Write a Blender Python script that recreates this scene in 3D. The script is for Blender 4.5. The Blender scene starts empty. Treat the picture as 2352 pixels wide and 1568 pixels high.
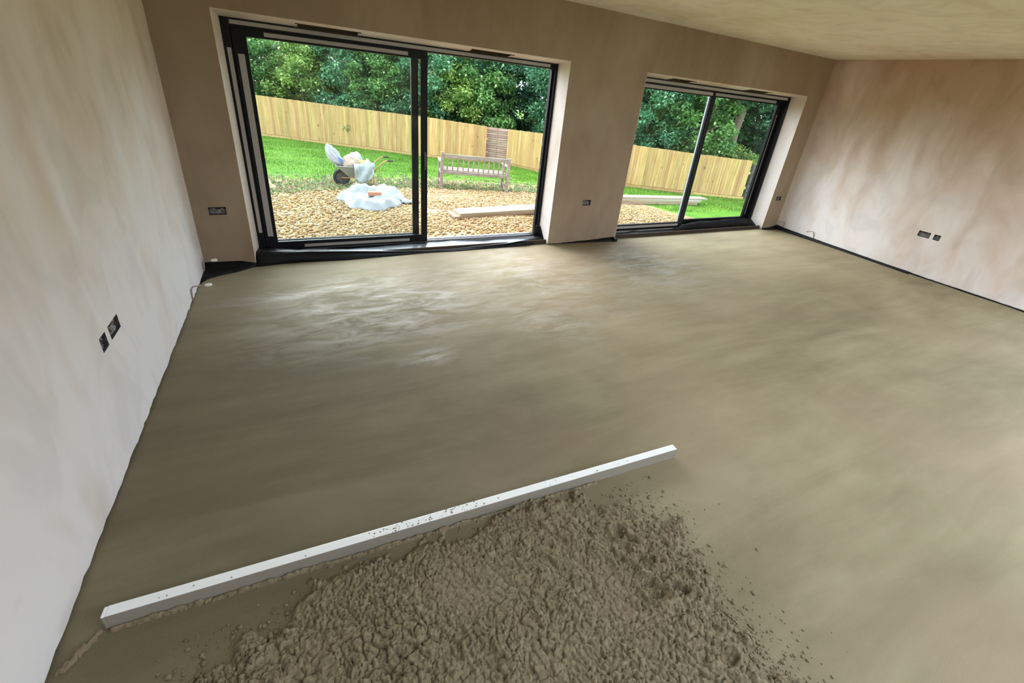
import bpy, bmesh, math, random
import numpy as np
from mathutils import Vector, Matrix

sc = bpy.context.scene
COL = sc.collection

# ------------------------------------------------------------------ camera
cam_d = bpy.data.cameras.new('camera')
cam_d.sensor_fit = 'HORIZONTAL'
cam_d.sensor_width = 36.0
cam_d.lens = 36.0 * 980.6 / 2352
cam_d.shift_x = -(1200.46 - 1176) / 2352
cam_d.shift_y = (671.24 - 784) / 2352
cam_d.clip_start = 0.05
cam_d.clip_end = 300
cam = bpy.data.objects.new('camera', cam_d)
COL.objects.link(cam)
R3 = Matrix(((0.89270909, 0.11112216, -0.43671769),
             (-0.43995214, 0.42466696, -0.79126487),
             (0.09753251, 0.89850422, 0.42799249)))
cam.matrix_world = Matrix.Translation((0.88993, -4.62026, 1.82493)) @ R3.to_4x4()
sc.camera = cam

# ------------------------------------------------------------------ sky, exposure
SKY = 4.2
world = bpy.data.worlds.new('overcast_sky')
sc.world = world
world.use_nodes = True
wn = world.node_tree
wn.nodes.clear()
w_out = wn.nodes.new('ShaderNodeOutputWorld')
w_bg = wn.nodes.new('ShaderNodeBackground')
w_tc = wn.nodes.new('ShaderNodeTexCoord')
w_sep = wn.nodes.new('ShaderNodeSeparateXYZ')
w_rmp = wn.nodes.new('ShaderNodeValToRGB')
w_rmp.color_ramp.elements[0].position = 0.0
w_rmp.color_ramp.elements[0].color = (0.78, 0.88, 1.0, 1)
w_rmp.color_ramp.elements[1].position = 1.0
w_rmp.color_ramp.elements[1].color = (0.88, 1.0, 1.14, 1)
wn.links.new(w_tc.outputs['Generated'], w_sep.inputs[0])
wn.links.new(w_sep.outputs['Z'], w_rmp.inputs[0])
wn.links.new(w_rmp.outputs[0], w_bg.inputs['Color'])
w_bg.inputs['Strength'].default_value = SKY
wn.links.new(w_bg.outputs[0], w_out.inputs[0])

# hazy sun behind thin cloud, above the trees in front of the doors: very soft
sun_d = bpy.data.lights.new('hazy_sun', 'SUN')
sun_d.energy = 6.2
sun_d.angle = math.radians(60)
sun_d.color = (1.0, .98, .95)
sun = bpy.data.objects.new('hazy_sun', sun_d)
COL.objects.link(sun)
SUN_EL, SUN_AZ = math.radians(31), math.radians(-14)          # azimuth measured from +y towards +x
sun.rotation_euler = Vector((math.sin(SUN_AZ)*math.cos(SUN_EL), math.cos(SUN_AZ)*math.cos(SUN_EL), math.sin(SUN_EL))).to_track_quat('Z', 'Y').to_euler()

sc.view_settings.view_transform = 'Standard'
sc.view_settings.look = 'None'
sc.view_settings.gamma = 1.0
sc.view_settings.use_curve_mapping = False
sc.view_settings.exposure = 0.25
sc.cycles.max_bounces = 10
sc.cycles.diffuse_bounces = 8
sc.cycles.transparent_max_bounces = 16
sc.cycles.caustics_reflective = False
sc.cycles.caustics_refractive = False
sc.cycles.sample_clamp_indirect = 6.0
sc.cycles.use_denoising = True

# ------------------------------------------------------------------ room numbers (metres; window wall is y = 0)
W, H = 8.507, 2.70
YB = -7.6                                   # back wall
X1L, X1R, X2L, X2R, ZT = 0.413, 3.734, 4.847, 8.117, 2.155
GN = (0.597, 0.802)
def zg(x, y):                               # garden level
    return -0.28 - 0.07 * max(0.0, GN[0]*x + GN[1]*y - 4.2)

# ------------------------------------------------------------------ helpers
class MB:
    def __init__(s): s.v = []; s.f = []
    def add(s, vs, fs):
        o = len(s.v); s.v += [tuple(p) for p in vs]; s.f += [tuple(i+o for i in f) for f in fs]; return s
    def box(s, x0, x1, y0, y1, z0, z1, M=None):
        vs = [(x0,y0,z0),(x1,y0,z0),(x1,y1,z0),(x0,y1,z0),(x0,y0,z1),(x1,y0,z1),(x1,y1,z1),(x0,y1,z1)]
        if M is not None: vs = [M @ Vector(p) for p in vs]
        return s.add(vs, [(0,3,2,1),(4,5,6,7),(0,1,5,4),(1,2,6,5),(2,3,7,6),(3,0,4,7)])
    def tube(s, pts, r, n=8, cap=True):
        pts = [Vector(p) for p in pts]; rings = []
        rr = r if isinstance(r, (list, tuple)) else [r]*len(pts)
        up = None
        for i, p in enumerate(pts):
            t = (pts[min(i+1, len(pts)-1)] - pts[max(i-1, 0)]).normalized()
            if up is None: up = t.orthogonal().normalized()
            up = (up - t*up.dot(t)).normalized(); b = t.cross(up)
            rings.append([p + (up*math.cos(2*math.pi*k/n) + b*math.sin(2*math.pi*k/n))*rr[i] for k in range(n)])
        vs = [q for g in rings for q in g]; fs = []
        for i in range(len(pts)-1):
            for k in range(n):
                fs.append((i*n+k, i*n+(k+1) % n, (i+1)*n+(k+1) % n, (i+1)*n+k))
        if cap: fs += [tuple(range(n))[::-1], tuple((len(pts)-1)*n+k for k in range(n))]
        return s.add(vs, fs)
    def grid(s, rows, close=False):
        n = len(rows[0]); vs = [p for r in rows for p in r]; fs = []
        for i in range(len(rows)-1):
            for k in range(n if close else n-1):
                fs.append((i*n+k, i*n+(k+1) % n, (i+1)*n+(k+1) % n, (i+1)*n+k))
        return s.add(vs, fs)
    def quad(s, *p): return s.add(p, [(0,1,2,3)])
    def build(s, name, m, parent=None, bevel=0, smooth=False, local=False, solid=0, seg=2):
        me = bpy.data.meshes.new(name)
        off = Vector((0,0,0))
        if parent is not None and not local:
            q = parent
            while q is not None: off += q.location; q = q.parent
        me.from_pydata([tuple(Vector(p)-off) for p in s.v], [], s.f)
        bm = bmesh.new(); bm.from_mesh(me)
        bmesh.ops.recalc_face_normals(bm, faces=bm.faces)
        if bevel: bmesh.ops.bevel(bm, geom=list(bm.edges), offset=bevel, segments=seg, affect='EDGES', profile=0.6)
        bm.to_mesh(me); bm.free()
        if smooth:
            for p in me.polygons: p.use_smooth = True
        me.materials.append(m)
        o = bpy.data.objects.new(name, me); COL.objects.link(o)
        if parent is not None: o.parent = parent
        if solid:
            md = o.modifiers.new('thickness', 'SOLIDIFY'); md.thickness = solid; md.offset = 0
        return o

def tag(o, label=None, cat=None, group=None, kind=None):
    if label: o['label'] = label
    if cat: o['category'] = cat
    if group: o['group'] = group
    if kind: o['kind'] = kind
    return o
def empty(name, loc, label=None, cat=None, group=None, kind=None, parent=None):
    o = bpy.data.objects.new(name, None); COL.objects.link(o); o.location = loc; o.empty_display_size = 0.1
    if parent is not None: o.parent = parent
    return tag(o, label, cat, group, kind)
def np_mesh(name, V, F, m, col=None, parent=None, smooth=False):
    """V (n,3), F (k,3 or 4) numpy arrays, col (n,3) optional vertex colour"""
    me = bpy.data.meshes.new(name)
    V = np.ascontiguousarray(V, np.float32); F = np.ascontiguousarray(F, np.int32); k = F.shape[1]
    me.vertices.add(len(V)); me.vertices.foreach_set('co', V.ravel())
    me.loops.add(F.size); me.loops.foreach_set('vertex_index', F.ravel())
    me.polygons.add(len(F)); me.polygons.foreach_set('loop_start', np.arange(0, F.size, k, dtype=np.int32))
    me.polygons.foreach_set('loop_total', np.full(len(F), k, np.int32))
    if smooth: me.polygons.foreach_set('use_smooth', np.ones(len(F), bool))
    me.update(calc_edges=True)
    if col is not None:
        a = me.color_attributes.new('Col', 'FLOAT_COLOR', 'POINT')
        a.data.foreach_set('color', np.c_[col, np.ones(len(V))].astype(np.float32).ravel())
    me.materials.append(m)
    o = bpy.data.objects.new(name, me); COL.objects.link(o)
    if parent is not None: o.parent = parent
    return o

def vnoise(x, y, seed=0):                    # lattice noise 0..1
    r = np.random.RandomState(seed).rand(256, 256)
    xi = np.floor(x).astype(int); yi = np.floor(y).astype(int); fx = x-xi; fy = y-yi
    fx = fx*fx*(3-2*fx); fy = fy*fy*(3-2*fy)
    a = r[xi % 256, yi % 256]; b = r[(xi+1) % 256, yi % 256]; c = r[xi % 256, (yi+1) % 256]; d = r[(xi+1) % 256, (yi+1) % 256]
    return (a*(1-fx)+b*fx)*(1-fy) + (c*(1-fx)+d*fx)*fy
def fbm(x, y, seed=0, o=4):
    t = 0; a = 0.5; n = 0
    for i in range(o):
        t = t + a*vnoise(x*2**i, y*2**i, seed+i); n += a; a *= .5
    return t/n

# ------------------------------------------------------------------ materials
class NT:
    def __init__(s, name):
        s.m = bpy.data.materials.new(name); s.m.use_nodes = True; s.t = s.m.node_tree; s.t.nodes.clear()
        s.out = s.n('ShaderNodeOutputMaterial')
    def n(s, typ, **k):
        x = s.t.nodes.new(typ)
        for a, b in k.items(): setattr(x, a, b)
        return x
    def l(s, a, b): s.t.links.new(a, b)
    def pos(s): return s.n('ShaderNodeNewGeometry').outputs['Position']
    def mapped(s, src, scale=(1,1,1), rot=(0,0,0), loc=(0,0,0)):
        x = s.n('ShaderNodeMapping'); s.l(src, x.inputs[0])
        x.inputs['Scale'].default_value = scale; x.inputs['Rotation'].default_value = rot; x.inputs['Location'].default_value = loc
        return x.outputs[0]
    def noise(s, src, scale, detail=4, rough=.55, dist=0):
        x = s.n('ShaderNodeTexNoise'); s.l(src, x.inputs['Vector'])
        x.inputs['Scale'].default_value = scale; x.inputs['Detail'].default_value = detail
        x.inputs['Roughness'].default_value = rough; x.inputs['Distortion'].default_value = dist
        return x.outputs['Fac']
    def ramp(s, fac, stops):
        x = s.n('ShaderNodeValToRGB'); e = x.color_ramp.elements
        while len(e) < len(stops): e.new(0.5)
        for i, (p, c) in enumerate(stops):
            e[i].position = p; e[i].color = (c[0],c[1],c[2],1) if isinstance(c, tuple) else (c,c,c,1)
        s.l(fac, x.inputs[0]); return x.outputs[0]
    def mix(s, fac, a, b, mode='MIX'):
        x = s.n('ShaderNodeMix', data_type='RGBA', blend_type=mode)
        for v, i in ((fac, 0), (a, 6), (b, 7)):
            if hasattr(v, 'links'): s.l(v, x.inputs[i])
            else: x.inputs[i].default_value = v if i == 0 else (v[0],v[1],v[2],1)
        return x.outputs[2]
    def math(s, op, a, b=0.0, clamp=False):
        x = s.n('ShaderNodeMath', operation=op, use_clamp=clamp)
        for v, i in ((a, 0), (b, 1)):
            if hasattr(v, 'links'): s.l(v, x.inputs[i])
            else: x.inputs[i].default_value = v
        return x.outputs[0]
    def bump(s, h, strength, dist=0.01):
        x = s.n('ShaderNodeBump'); s.l(h, x.inputs['Height']); x.inputs['Strength'].default_value = strength
        x.inputs['Distance'].default_value = dist; return x.outputs[0]
    def bsdf(s, col, rough=.6, metal=0, normal=None, spec=.5, **kw):
        p = s.n('ShaderNodeBsdfPrincipled')
        def put(k, v):
            if hasattr(v, 'links'): s.l(v, p.inputs[k])
            elif isinstance(v, tuple): p.inputs[k].default_value = (v[0],v[1],v[2],1)
            else: p.inputs[k].default_value = v
        put('Base Color', col); put('Roughness', rough); put('Metallic', metal); put('Specular IOR Level', spec)
        if normal is not None: put('Normal', normal)
        for k, v in kw.items(): put(k, v)
        s.l(p.outputs[0], s.out.inputs[0]); return p

def simple(name, col, rough=.6, metal=0, var=.15, scale=20, spec=.5, bump=0):
    t = NT(name); g = t.n('ShaderNodeTexCoord').outputs['Object']
    f = t.noise(g, scale, 3)
    c = t.mix(f, tuple(x*(1-var) for x in col), tuple(min(1, x*(1+var)) for x in col))
    t.bsdf(c, rough, metal, t.bump(f, bump) if bump else None, spec)
    return t.m

def plaster(name, pale, mid, darker, thr=(.35, .52, .68), stretch=(1,1,.45), streak=.4, dry_or_lit=0):
    t = NT(name); P = t.pos()
    big = t.noise(t.mapped(P, stretch), 1.0, 4, .55, .5)
    fine = t.noise(t.mapped(P, (1,1,.4), (.15,.1,.2)), 2.6, 3, .55, .8)
    trow = t.noise(t.mapped(P, (1,1,.55), (.3,.25,.2)), 2.2, 2, .5, 2.2)
    f = t.math('ADD', t.math('MULTIPLY', big, .62), t.math('MULTIPLY', fine, .38))
    if dry_or_lit:                                  # paler towards the foot: stronger light there painted in, along with drying
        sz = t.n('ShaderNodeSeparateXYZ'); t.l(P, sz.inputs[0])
        f = t.math('ADD', f, t.math('MULTIPLY', t.math('SUBTRACT', 1.25, sz.outputs['Z']), dry_or_lit))
    c = t.ramp(f, [(thr[0], darker), (thr[1], mid), (thr[2], pale)])
    dark = t.ramp(trow, [(.36, .80), (.50, 1.0)])
    c = t.mix(streak, c, dark, 'MULTIPLY')
    micro = t.noise(P, 160, 2)
    c = t.mix(.10, c, t.ramp(micro, [(.3, .8), (.7, 1.0)]), 'MULTIPLY')
    nb = t.bump(t.math('ADD', t.math('MULTIPLY', trow, .6), t.math('MULTIPLY', micro, .06)), .12, .02)
    t.bsdf(c, .62, 0, nb, .35)
    return t.m

M = {}
M['plaster'] = plaster('plaster_pink', (.80,.745,.73), (.67,.55,.47), (.49,.35,.255), dry_or_lit=.13)
M['plaster_left'] = plaster('plaster_left', (.82,.785,.78), (.72,.63,.56), (.60,.49,.39), thr=(.30,.47,.62), dry_or_lit=.12)
M['plaster_shaded'] = plaster('plaster_shaded', (.36,.28,.205), (.315,.238,.165), (.262,.185,.122), streak=.35)  # shade of the window wall is put into these darker tones
M['ceiling'] = plaster('plaster_ceiling', (.90,.85,.74), (.86,.79,.66), (.76,.65,.50), stretch=(.5,1.2,1), streak=.4)
M['reveal'] = plaster('plaster_reveal', (.72,.68,.68), (.68,.61,.57), (.58,.47,.38), streak=.3)

def screed():
    t = NT('sand_cement_screed'); P = t.pos()
    big = t.noise(t.mapped(P, (.55,1,1), (0,0,.35)), .9, 5, .6, .5)
    st = t.noise(t.mapped(P, (.35,2.6,1), (0,0,.62)), 1.9, 5, .6, .8)
    st2 = t.noise(t.mapped(P, (.45,1.9,1), (0,0,1.0)), 1.5, 5, .62, 1.6)
    f = t.math('ADD', t.math('MULTIPLY', big, .55), t.math('ADD', t.math('MULTIPLY', st, .25), t.math('MULTIPLY', st2, .2)))
    c = t.ramp(f, [(.36, (.185,.150,.085)), (.48, (.245,.205,.122)), (.60, (.320,.272,.172))])
    red = t.ramp(t.noise(P, .8, 3, .5, .3), [(.50, 0.0), (.72, 1.0)])
    c = t.mix(t.math('MULTIPLY', red, .45), c, (.30,.215,.145))
    dv = t.n('ShaderNodeVectorMath', operation='DISTANCE'); t.l(t.mapped(P, (1,.8,0)), dv.inputs[0]); dv.inputs[1].default_value = (.9,-1.9,0)
    darker = t.ramp(t.math('ADD', t.math('MULTIPLY', dv.outputs['Value'], .28), t.math('MULTIPLY', t.noise(P, 1.1, 4, .6), .35)), [(.35, .60), (.88, 1.0)])
    c = t.mix(1.0, c, darker, 'MULTIPLY')      # weaker light on the left painted in as a darker tone
    grit = t.noise(P, 240, 2)
    c = t.mix(.28, c, t.ramp(grit, [(.30, .68), (.62, 1.08)]), 'MULTIPLY')
    # wet, trowel-closed patches in front of the doors: smoother and paler
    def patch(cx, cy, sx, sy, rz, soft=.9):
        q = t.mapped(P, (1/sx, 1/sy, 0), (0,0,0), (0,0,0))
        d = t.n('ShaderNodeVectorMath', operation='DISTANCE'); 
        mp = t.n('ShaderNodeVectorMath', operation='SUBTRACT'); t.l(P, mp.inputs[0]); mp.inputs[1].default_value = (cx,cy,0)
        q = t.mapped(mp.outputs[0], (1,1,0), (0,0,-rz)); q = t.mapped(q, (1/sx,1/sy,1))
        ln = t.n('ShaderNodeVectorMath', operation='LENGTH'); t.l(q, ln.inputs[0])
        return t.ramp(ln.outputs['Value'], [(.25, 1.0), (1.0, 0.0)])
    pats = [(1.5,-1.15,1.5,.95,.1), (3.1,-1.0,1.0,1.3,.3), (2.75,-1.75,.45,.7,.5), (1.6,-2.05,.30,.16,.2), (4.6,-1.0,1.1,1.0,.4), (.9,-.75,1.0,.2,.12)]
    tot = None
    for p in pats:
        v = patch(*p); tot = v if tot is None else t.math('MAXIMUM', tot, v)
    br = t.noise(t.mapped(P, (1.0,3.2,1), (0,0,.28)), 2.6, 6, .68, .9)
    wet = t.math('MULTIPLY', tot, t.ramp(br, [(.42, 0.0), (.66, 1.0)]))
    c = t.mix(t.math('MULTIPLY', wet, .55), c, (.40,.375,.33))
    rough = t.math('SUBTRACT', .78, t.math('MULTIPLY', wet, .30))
    hgt = t.math('ADD', t.math('MULTIPLY', st, .5), t.math('ADD', t.math('MULTIPLY', st2, .4), t.math('MULTIPLY', grit, .05)))
    nb = t.bump(hgt, .26, .02)
    t.bsdf(c, rough, 0, nb, .34)
    return t.m
M['screed'] = screed()

def loose():
    t = NT('loose_screed_mix'); P = t.pos()
    f = t.noise(P, 60, 4, .65); b = t.noise(P, 4.0, 3)
    c = t.ramp(f, [(.3, (.135,.110,.066)), (.5, (.205,.170,.104)), (.72, (.29,.245,.157))])
    c = t.mix(t.math('MULTIPLY', t.ramp(b, [(.45, 0.0), (.7, 1.0)]), .4), c, (.24,.175,.125))
    t.bsdf(c, .85, 0, t.bump(t.noise(P, 420, 2), .35, .003), .25)
    return t.m
M['loose'] = loose()

M['frame'] = simple('anthracite_aluminium', (.008,.009,.011), .5, 0, .2, 8, spec=.18)
M['frame_in'] = simple('anthracite_inner', (.05,.055,.06), .45, 0, .2, 8)
M['tape'] = simple('protective_tape', (.36,.34,.33), .5, 0, .08, 30)
M['lit_edge'] = simple('painted_lit_edge', (.38,.42,.45), .5, 0, .1, 10)  # outdoor light on the stile side, painted in as a pale strip
M['sill'] = simple('bright_aluminium_track', (.62,.64,.66), .35, .6, .1, 10)
M['steel'] = simple('galvanised_steel', (.10,.10,.105), .5, .5, .3, 60)
M['film'] = simple('dusty_clear_film', (.17,.17,.17), .25, 0, .7, 45)
M['dark_void'] = simple('unplastered_cavity', (.045,.030,.018), .9, 0, .5, 15)
M['raw_edge'] = simple('raw_plaster_edge', (.50,.40,.32), .85, 0, .35, 25)
M['wire_grey'] = simple('grey_cable', (.33,.33,.33), .5)
M['wire_brown'] = simple('brown_core', (.10,.045,.02), .5)
M['pipe'] = simple('pipe_sleeve', (.30,.25,.21), .5)
M['cap'] = simple('white_pipe_cap', (.80,.78,.72), .4)
M['white_alu'] = simple('mill_aluminium', (.86,.88,.90), .42, .35, .06, 12)
M['alu_side'] = simple('dirty_aluminium', (.86,.88,.90), .42, .35, .06, 12)

def polythene():
    t = NT('black_polythene'); P = t.pos()
    n1 = t.noise(t.mapped(P, (1.5,6,6)), 4, 4, .6, .5)
    t.bsdf((.006,.0065,.008), t.ramp(n1, [(.3, .40), (.7, .6)]), 0, t.bump(n1, .3, .02), .2)
    return t.m
M['dpm'] = polythene()
M['flap'] = simple('membrane_sky_tint', (.10,.115,.135), .30, 0, .12, 6, spec=.9)  # sky reflection on the polythene painted in as blue-grey

def straight():
    t = NT('straightedge_metal'); P = t.pos()
    n1 = t.noise(P, 9, 4); n2 = t.noise(t.mapped(P, (2,2,14)), 6, 4, .65)
    nz = t.n('ShaderNodeSeparateXYZ'); t.l(t.n('ShaderNodeNewGeometry').outputs['Normal'], nz.inputs[0])
    side_dark = t.ramp(t.math('ADD', nz.outputs['Z'], t.math('MULTIPLY', n2, .3)), [(.60, 1.0), (.88, 0.0)])   # shade of the sides painted in together with cement dirt, top left pale
    c = t.mix(t.math('MULTIPLY', side_dark, .85), t.mix(n1, (.84,.87,.90), (.93,.95,.97)), (.20,.165,.11))
    t.bsdf(c, t.math('ADD', .36, t.math('MULTIPLY', side_dark, .5)), 0, None, t.math('SUBTRACT', 1.0, t.math('MULTIPLY', side_dark, .85)))
    return t.m
M['straight'] = straight()

def glass():
    t = NT('clear_glass')
    tr = t.n('ShaderNodeBsdfTransparent'); tr.inputs[0].default_value = (.95,.97,.965,1)
    gl = t.n('ShaderNodeBsdfGlossy'); gl.inputs['Roughness'].default_value = .02
    lw = t.n('ShaderNodeLayerWeight'); lw.inputs[0].default_value = .5
    fr = t.math('ADD', t.math('MULTIPLY', t.math('POWER', lw.outputs['Facing'], 5.0), .5), .008)
    mx = t.n('ShaderNodeMixShader'); t.l(fr, mx.inputs[0]); t.l(tr.outputs[0], mx.inputs[1]); t.l(gl.outputs[0], mx.inputs[2])
    df = t.n('ShaderNodeBsdfDiffuse'); df.inputs[0].default_value = (.75,.80,.80,1)
    dust = t.ramp(t.noise(t.pos(), 3, 5, .7), [(.45, 0.0), (.8, .035)])
    m2 = t.n('ShaderNodeMixShader'); t.l(dust, m2.inputs[0]); t.l(mx.outputs[0], m2.inputs[1]); t.l(df.outputs[0], m2.inputs[2])
    t.l(m2.outputs[0], t.out.inputs[0])
    return t.m
M['glass'] = glass()

def vcol(name, rough=.8, trans=0.0, spec=.3):
    t = NT(name); a = t.n('ShaderNodeVertexColor', layer_name='Col')
    p = t.bsdf(a.outputs[0], rough, 0, None, spec)
    if trans:
        tl = t.n('ShaderNodeBsdfTranslucent'); t.l(a.outputs[0], tl.inputs[0])
        mx = t.n('ShaderNodeMixShader'); mx.inputs[0].default_value = trans
        t.l(p.outputs[0], mx.inputs[1]); t.l(tl.outputs[0], mx.inputs[2]); t.l(mx.outputs[0], t.out.inputs[0])
    return t.m
M['leaf'] = vcol('leaf', .5, .35, .4)
M['grass'] = vcol('grass_blade', .7, .3)
M['gravel'] = vcol('gravel_stone', .8)
M['bark'] = simple('bark', (.16,.125,.085), .9, 0, .4, 12, bump=.5)

def terrain():
    t = NT('garden_ground'); P = t.pos(); a = t.n('ShaderNodeVertexColor', layer_name='Col')
    s = t.n('ShaderNodeSeparateColor'); t.l(a.outputs[0], s.inputs[0])
    n1 = t.noise(P, 14, 5, .65); n2 = t.noise(t.mapped(P, (1,2.4,1), (0,0,-.6)), 1.1, 4, .6)
    soil = t.ramp(n1, [(.3, (.30,.20,.11)), (.7, (.52,.39,.22))])
    lawn = t.ramp(t.math('ADD', t.math('MULTIPLY', n2, .65), t.math('MULTIPLY', n1, .35)), [(.33, (.042,.13,.009)), (.5, (.078,.19,.014)), (.66, (.135,.245,.021))])
    msk = t.math('ADD', s.outputs[0], t.math('MULTIPLY', t.math('SUBTRACT', t.noise(P, 4.5, 5, .7), .5), 1.1), True)
    c = t.mix(t.ramp(msk, [(.38, 0.0), (.62, 1.0)]), soil, lawn)
    t.bsdf(c, .9, 0, t.bump(n1, .4, .03), .15)
    return t.m
M['terrain'] = terrain()

def wood(name, c0, c1, c2, axis=2, rnd=.35, knots=True):
    t = NT(name); tc = t.n('ShaderNodeTexCoord'); oi = t.n('ShaderNodeObjectInfo')
    add = t.n('ShaderNodeVectorMath', operation='ADD'); t.l(tc.outputs['Object'], add.inputs[0])
    cb = t.n('ShaderNodeCombineXYZ'); r = t.math('MULTIPLY', oi.outputs['Random'], 37.0)
    for i in range(3): t.l(r, cb.inputs[i])
    t.l(cb.outputs[0], add.inputs[1])
    scl = [14,14,14]; scl[axis] = 1.0
    g = t.noise(t.mapped(add.outputs[0], tuple(scl)), 2.0, 5, .6, .6)
    c = t.ramp(g, [(.32, c0), (.5, c1), (.70, c2)])
    if knots:
        k = t.noise(add.outputs[0], 7, 1); c = t.mix(t.ramp(k, [(.70, 0.0), (.78, .6)]), c, tuple(x*.45 for x in c0))
    tone = t.math('ADD', (1-rnd/2)*.86, t.math('MULTIPLY', oi.outputs['Random'], rnd*.86))
    hs = t.n('ShaderNodeHueSaturation'); t.l(c, hs.inputs['Color']); t.l(tone, hs.inputs['Value'])
    t.l(t.math('ADD', .485, t.math('MULTIPLY', t.math('FRACT', t.math('MULTIPLY', oi.outputs['Random'], 7.31)), .03)), hs.inputs['Hue'])
    t.bsdf(hs.outputs[0], .75, 0, t.bump(g, .2, .004), .2)
    return t.m
M['fence'] = wood('new_softwood', (.42,.245,.085), (.53,.345,.135), (.62,.44,.20), 2, .34)
M['lap'] = wood('brown_stained_lap', (.30,.19,.13), (.40,.27,.20), (.50,.36,.28), 0, .25, False)
M['greyfence'] = wood('dark_grey_boards', (.06,.055,.05), (.09,.085,.075), (.14,.13,.115), 0, .3, False)
M['bench'] = wood('weathered_teak', (.215,.18,.14), (.295,.25,.20), (.39,.345,.29), 0, .15, False)
M['plank'] = wood('pale_sawn_timber', (.33,.275,.18), (.39,.34,.245), (.43,.395,.315), 0, .12)
M['plank_low'] = wood('sawn_timber_low', (.28,.19,.12), (.34,.25,.165), (.40,.31,.22), 0, .12)

M['sack'] = simple('white_plastic_sack', (.40,.42,.435), .4, 0, .12, 9, bump=.4)
M['bulk'] = simple('white_woven_bag', (.325,.345,.36), .6, 0, .06, 12, bump=.3)
M['sheet'] = simple('pale_green_white_sheet', (.32,.37,.37), .35, 0, .15, 14, bump=.4)
M['paper'] = simple('beige_paper', (.40,.30,.23), .8, 0, .15, 10)
M['yellow'] = simple('yellow_card', (.42,.34,.13), .6, 0, .1, 10)
M['blue'] = simple('blue_print', (.10,.20,.50), .5, 0, .2, 20)
M['brick'] = simple('red_brick', (.52,.20,.12), .9, 0, .25, 30, bump=.3)
M['tray'] = simple('grey_barrow_pan', (.32,.33,.28), .55, .2, .15, 12)
M['orange'] = simple('orange_tube', (.40,.19,.075), .5, 0, .3, 20)
M['rubber'] = simple('black_rubber', (.03,.03,.03), .8)
M['hub'] = simple('dark_wheel_disc', (.085,.08,.08), .7, 0, .4, 25)
M['spoke'] = simple('dull_brown_strut', (.22,.16,.11), .7)
M['brickwall'] = simple('outer_wall_brick', (.42,.24,.17), .9, 0, .3, 8)

# ------------------------------------------------------------------ room shell
def sheet_cells(mb, us, vs, holes, fn):
    """cells of a u/v grid that are not inside a hole; fn(u,v) -> point"""
    us = sorted(set([round(u, 5) for u in us] + [round(h[i], 5) for h in holes for i in (0, 1)]))
    vs = sorted(set([round(v, 5) for v in vs] + [round(h[i], 5) for h in holes for i in (2, 3)]))
    for i in range(len(us)-1):
        for j in range(len(vs)-1):
            cu, cv = (us[i]+us[i+1])/2, (vs[j]+vs[j+1])/2
            if any(h[0] < cu < h[1] and h[2] < cv < h[3] for h in holes): continue
            mb.quad(fn(us[i], vs[j]), fn(us[i+1], vs[j]), fn(us[i+1], vs[j+1]), fn(us[i], vs[j+1]))
def frange(a, b, n): return [a+(b-a)*i/n for i in range(n+1)]

# socket holes (u0,u1,z0,z1) per wall
SK_front = [(.121,.256,.518,.590), (4.195,4.322,.513,.585), (8.233,8.369,.511,.581)]
SK_left = [(-2.229,-2.094,.550,.622), (-2.345,-2.272,.550,.622)]
SK_right = [(-2.122,-1.985,.522,.598), (-2.234,-2.162,.524,.598)]

rnd = random.Random(4)
jit = {}
def ragged(u, v, z0=.010, amp=.008):           # ragged lower edge of the plaster
    if v > 0: return v
    k = round(u, 3)
    if k not in jit: jit[k] = z0 + amp*rnd.random()
    return jit[k]

mb = MB()
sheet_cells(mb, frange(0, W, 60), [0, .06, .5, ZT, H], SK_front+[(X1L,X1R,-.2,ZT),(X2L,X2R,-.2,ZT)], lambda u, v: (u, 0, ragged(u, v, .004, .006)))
wf = tag(mb.build('wall_front', M['plaster_shaded']), 'brown plastered wall with two wide door openings', kind='structure')
mb = MB()
mb.box(-.3, X1L-.02, .06, .42, -.6, 3); mb.box(X1R+.02, X2L-.02, .06, .42, -.6, 3); mb.box(X2R+.02, W+.3, .06, .42, -.6, 3)
mb.box(X1L-.02, X1R+.02, .06, .42, 2.22, 3); mb.box(X2L-.02, X2R+.02, .06, .42, 2.22, 3)
mb.box(X1L-.02, X1R+.02, .27, .42, 2.12, 2.25); mb.box(X2L-.02, X2R+.02, .27, .42, 2.12, 2.25)
mb.box(X1L-.02, X1R+.02, .0, .42, -.6, -.05); mb.box(X2L-.02, X2R+.02, .0, .42, -.6, -.05)
mb.build('masonry', M['brickwall'], wf)
mb = MB(); mb.box(0, W, .045, .058, -.02, .05)
mb.build('dark_gap', M['dark_void'], wf)

mb = MB()
sheet_cells(mb, frange(YB, .02, 150), [0, .04, .5, 1.5, H], SK_left, lambda u, v: (0, u, ragged(u, v, .006, .014)))
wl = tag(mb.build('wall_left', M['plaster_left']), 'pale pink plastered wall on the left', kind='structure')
mb = MB()
prof = [(u, jit[round(u, 3)]) for u in frange(YB, .02, 150)]
mb.grid([[(0, u, z) for u, z in prof], [(-.014, u, z-.001) for u, z in prof]])
mb.build('plaster_edge', M['raw_edge'], wl)
mb = MB(); mb.box(-.30, -.05, YB, .4, -.3, 3); mb.build('masonry', M['brickwall'], wl)
jit.clear()
mb = MB()
RO = (-7.3, -3.75, -.2, 2.25)                # unseen side opening added in the right wall to brighten the room
sheet_cells(mb, frange(YB, .02, 150), [0, .04, .5, 1.5, H], SK_right+[RO], lambda u, v: (W, u, ragged(u, v, .008, .010)))
wr = tag(mb.build('wall_right', M['plaster']), 'pink and brown patchy plastered wall on the right', kind='structure')
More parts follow.
